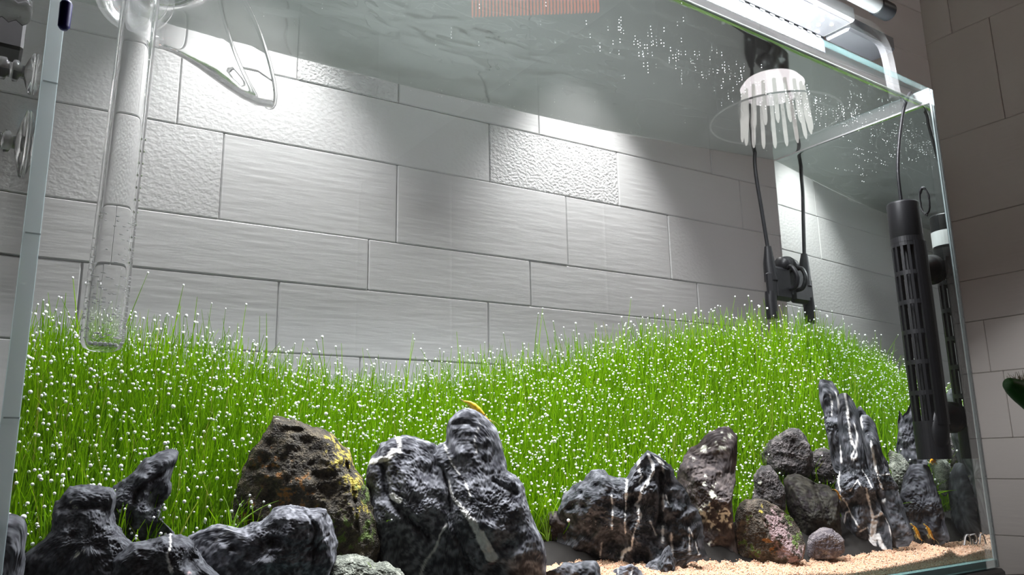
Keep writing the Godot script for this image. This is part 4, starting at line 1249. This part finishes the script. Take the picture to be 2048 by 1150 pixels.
func green_thing() -> void:
	var t := thing("green_pad", "rounded green tip with a pale fuzzy top, reaching in at the right edge", "brush", Vector3(0.7505, 0.1385, -0.0445))
	var g := Geo.new()
	var path := spline([Vector3(0.0, 0.0, 0.0), Vector3(0.004, -0.0015, 0.0012), Vector3(0.012, -0.006, 0.004), Vector3(0.03, -0.017, 0.012), Vector3(0.06, -0.036, 0.026), Vector3(0.09, -0.06, 0.04)], 5)
	g.tube(path, [0.0010, 0.0034, 0.0046, 0.0054, 0.0060, 0.0064, 0.0070, 0.0076, 0.0082, 0.0088, 0.0096, 0.0104, 0.011, 0.0118, 0.0126, 0.0132, 0.014], 18, true, 1.0)
	put("handle", g.mesh(), lin(0.012, 0.10, 0.010, 0.5), t)
	g = Geo.new()
	rng.seed = 3
	for k in 260:
		var f := rng.randf()
		var o := Vector3(0.006 + 0.075 * f, 0.0010 - 0.032 * f + rng.randf() * 0.004, 0.004 + 0.03 * f + rng.randfn() * 0.0035)
		g.tube([o, o + Vector3(rng.randfn() * 0.0012, 0.0035 + rng.randf() * 0.004, rng.randfn() * 0.0012)], [0.00035, 0.00012], 4, false)
	put("fuzz", g.mesh(), lin(0.36, 0.31, 0.22, 0.9), t).set_meta("kind", "stuff")
	g = Geo.new()
	g.tube([Vector3(0.09, -0.06, 0.04), Vector3(0.20, -0.3, 0.15), Vector3(0.20, -0.898, 0.15)], [0.006], 12)
	g.lathe([Vector2(0, -0.8985), Vector2(0.05, -0.8985), Vector2(0.05, -0.89), Vector2(0, -0.885)], 24, Transform3D(Basis(), Vector3(0.20, 0, 0.15)))
	put("stand", g.mesh(), M["black"], t)


func materials() -> void:
	var S := FastNoiseLite.TYPE_SIMPLEX_SMOOTH
	var grain := noise_tex(0.03, S, 4, 1)
	var streak := noise_tex(0.012, S, 4, 2)
	var peel := noise_tex(0.035, S, 3, 3)
	M["grain"] = grain
	var paint := Color(0.60, 0.60, 0.595)
	M["dim_wall"] = lin(0.10, 0.095, 0.09, 0.8)
	M["joint"] = lin(0.55, 0.54, 0.53, 0.8)
	M["block"] = bump(lin(paint.r, paint.g, paint.b, 0.55), streak, 0.024, Vector3(2.2, 16.0, 2.2), true, false)
	M["beige_block"] = bump(lin(0.62, 0.575, 0.53, 0.6), streak, 0.022, Vector3(2.2, 16.0, 2.2), true, false)
	M["mottled"] = bump(lin(paint.r, paint.g, paint.b, 0.55), peel, 0.030, Vector3(9, 11, 9), true, false)
	M["coarse"] = bump(lin(paint.r, paint.g, paint.b, 0.55), peel, 0.10, Vector3(11, 13, 11), true, false)
	M["pane"] = pane(0.03)
	var wet := pane(0.03)
	wet.metallic_specular = 0.12
	M["wet_pane"] = wet
	M["acrylic"] = pane(0.02)
	M["acrylic"].metallic_specular = 0.22
	M["disc"] = pane(0.10)
	M["glass_green"] = pane(0.55, Color(0.55, 0.75, 0.74))
	var edge := lin(0.22, 0.50, 0.53, 0.4)
	edge.albedo_color.a = 0.62
	edge.transparency = BaseMaterial3D.TRANSPARENCY_ALPHA
	M["glass_edge"] = edge
	edge.backlight_enabled = true
	edge.backlight = Color(0.9, 0.9, 0.9)
	var rim := lin(0.05, 0.12, 0.12, 0.4)
	rim.albedo_color.a = 0.2
	rim.transparency = BaseMaterial3D.TRANSPARENCY_ALPHA
	M["glass_rim"] = rim
	var edge2 := lin(0.28, 0.34, 0.34, 0.4)
	edge2.albedo_color.a = 0.4
	edge2.transparency = BaseMaterial3D.TRANSPARENCY_ALPHA
	M["glass_edge_clear"] = edge2
	var glass := mat(Color(1, 1, 1, 0.02), 0.0)
	glass.transparency = BaseMaterial3D.TRANSPARENCY_ALPHA
	glass.refraction_enabled = true
	glass.refraction_scale = 0.016
	M["glass"] = glass
	var thin_glass: StandardMaterial3D = glass.duplicate()
	thin_glass.refraction_scale = 0.010
	M["thin_glass"] = thin_glass
	var grey := mat(Color(0.8, 0.8, 0.8, 0.05), 0.0)
	grey.transparency = BaseMaterial3D.TRANSPARENCY_ALPHA
	grey.refraction_enabled = true
	grey.refraction_scale = 0.04
	M["glass_grey"] = grey
	var white := Image.create_empty(4, 4, false, Image.FORMAT_RGBA8)
	white.fill(Color.WHITE)
	var plain := ImageTexture.create_from_image(white)
	for e in [["water", Color(0.80, 0.84, 0.82, MIRROR)], ["inner_mirror", Color(0.96, 0.98, 0.97, 0.92)]]:
		var m := mat(e[1], 0.05 if e[0] == "water" else 0.0, 1.0)
		m.albedo_texture = plain
		m.transparency = BaseMaterial3D.TRANSPARENCY_ALPHA
		M[e[0]] = m
	var stone := mat(Color.WHITE, 0.72)
	stone.metallic_specular = 0.35
	stone.vertex_color_use_as_albedo = true
	M["stone"] = stone
	var rough := mat(Color.WHITE, 0.7)
	rough.vertex_color_use_as_albedo = true
	M["stone_rough"] = bump(rough, grain, 0.14, Vector3.ONE * 60, false)
	var tinted := mat(Color.WHITE, 0.6)
	tinted.vertex_color_use_as_albedo = true
	M["tinted"] = tinted
	var grass := mat(Color.WHITE, 0.7)
	grass.metallic_specular = 0.3
	grass.vertex_color_use_as_albedo = true
	grass.backlight_enabled = true
	grass.backlight = Color(0.9, 0.9, 0.9)
	M["grass"] = grass
	M["bubble"] = lin(0.93, 0.93, 0.93, 0.3)
	M["sand"] = bump(lin(0.68, 0.43, 0.27, 0.85), grain, 0.12, Vector3.ONE * 55)
	M["black"] = lin(0.006, 0.006, 0.007, 0.42)
	M["black"].metallic_specular = 0.35
	M["shrimp_yellow"] = lin(0.72, 0.47, 0.02, 0.4)
	M["shrimp_amber"] = lin(0.62, 0.28, 0.015, 0.4)
	M["shrimp_clear"] = lin(0.62, 0.50, 0.16, 0.4)
	M["led_white"] = glow(Color(1, 0.98, 1), 1.0)
	M["led_warm"] = glow(Color(1, 0.90, 0.62), 1.1)
	M["led_red"] = glow(Color(1, 0.03, 0.15), 1.2)
	M["slat"] = glow(Color(1.0, 0.42, 0.17), 5.0)

# energies and places of the lamps
const MIRROR := 0.88
const PENDANT := 0.04
const SPOTS := [[Vector3(0.180, 0.63, -0.335), Vector3(0.185, 0.0, -0.36), "black can spot lamp hanging over the tank's back at the left"], [Vector3(0.560, 0.625, -0.315), Vector3(0.560, 0.0, -0.34), "black can spot lamp hanging over the tank's back at the right"]]
const SPOT_ENERGY := 0.27
const PANEL_ENERGY := 5.7

func _ready() -> void:
	var cam := Camera3D.new()
	cam.name = "camera"
	cam.fov = 39.30
	cam.near = 0.01
	cam.far = 20
	cam.transform = Transform3D(Basis(Vector3(0.823568, -0.017487, 0.566948), Vector3(-0.107968, 0.976417, 0.186955), Vector3(-0.556847, -0.215182, 0.802258)), Vector3(-0.0127, 0.0754, 0.2939))
	cam.current = true
	add_child(cam)
	var env := Environment.new()
	env.background_mode = Environment.BG_COLOR
	env.background_color = Color(0.05, 0.05, 0.05)
	env.tonemap_mode = Environment.TONE_MAPPER_LINEAR
	env.tonemap_exposure = 1.0
	env.sdfgi_enabled = true
	env.ssao_enabled = true
	env.ssil_enabled = true
	var we := WorldEnvironment.new()
	we.name = "environment"
	we.environment = env
	add_child(we)
	var panel := AreaLight3D.new()
	panel.name = "panel_light"
	panel.position = Vector3(0.281, 0.4099, -0.0366)
	panel.rotation.x = -PI / 2
	panel.area_size = Vector2(0.51, 0.024)
	panel.light_color = Color(0.97, 0.98, 1.0)
	panel.light_energy = PANEL_ENERGY
	panel.shadow_enabled = true
	add_child(panel)
	for e in SPOTS:
		var s := SpotLight3D.new()
		s.name = "spot_light"
		add_child(s, true)
		s.look_at_from_position(e[0], e[1], Vector3.BACK)
		s.spot_angle = 37
		s.spot_angle_attenuation = 0.8
		s.spot_range = 3
		s.spot_attenuation = 2
		s.light_energy = SPOT_ENERGY
		s.light_size = 0.012
		s.shadow_enabled = true
	materials()
	room()
	tank()
	planting()
	sand()
	stones()
	shrimp(Vector3(0.1995, 0.0985, -0.047), Vector3(0.1, -0.15, -0.62), 0.72, "yellow shrimp perched on top of the split grey stone", "shrimp_yellow")
	shrimp(Vector3(0.5290, 0.0245, -0.0175), Vector3(0.0, -0.2, -1.0), 0.52, "amber shrimp head down on the sand, close beside the foot of the black pinnacle", "shrimp_amber")
	shrimp(Vector3(0.5485, 0.0235, -0.0195), Vector3(0.0, -0.2, -1.0), 0.50, "amber shrimp head down on the sand, the nearer one to the right glass", "shrimp_amber")
	shrimp(Vector3(0.5565, 0.0700, -0.0135), Vector3(0.0, 0.2, 0.05), 0.55, "orange shrimp under the foot of the black filter", "shrimp_amber")
	shrimp(Vector3(0.4885, 0.0490, -0.046), Vector3(0.0, 0.3, -0.5), 0.60, "small amber shrimp in the shade beside the olive slab", "shrimp_amber")
	filter()
	device()
	pipes()
	left_fittings()
	ring_mark()
	lamp()
	spots()
	pendant()
	slat_lamp()
	green_thing()
	sprouts()
	stool()
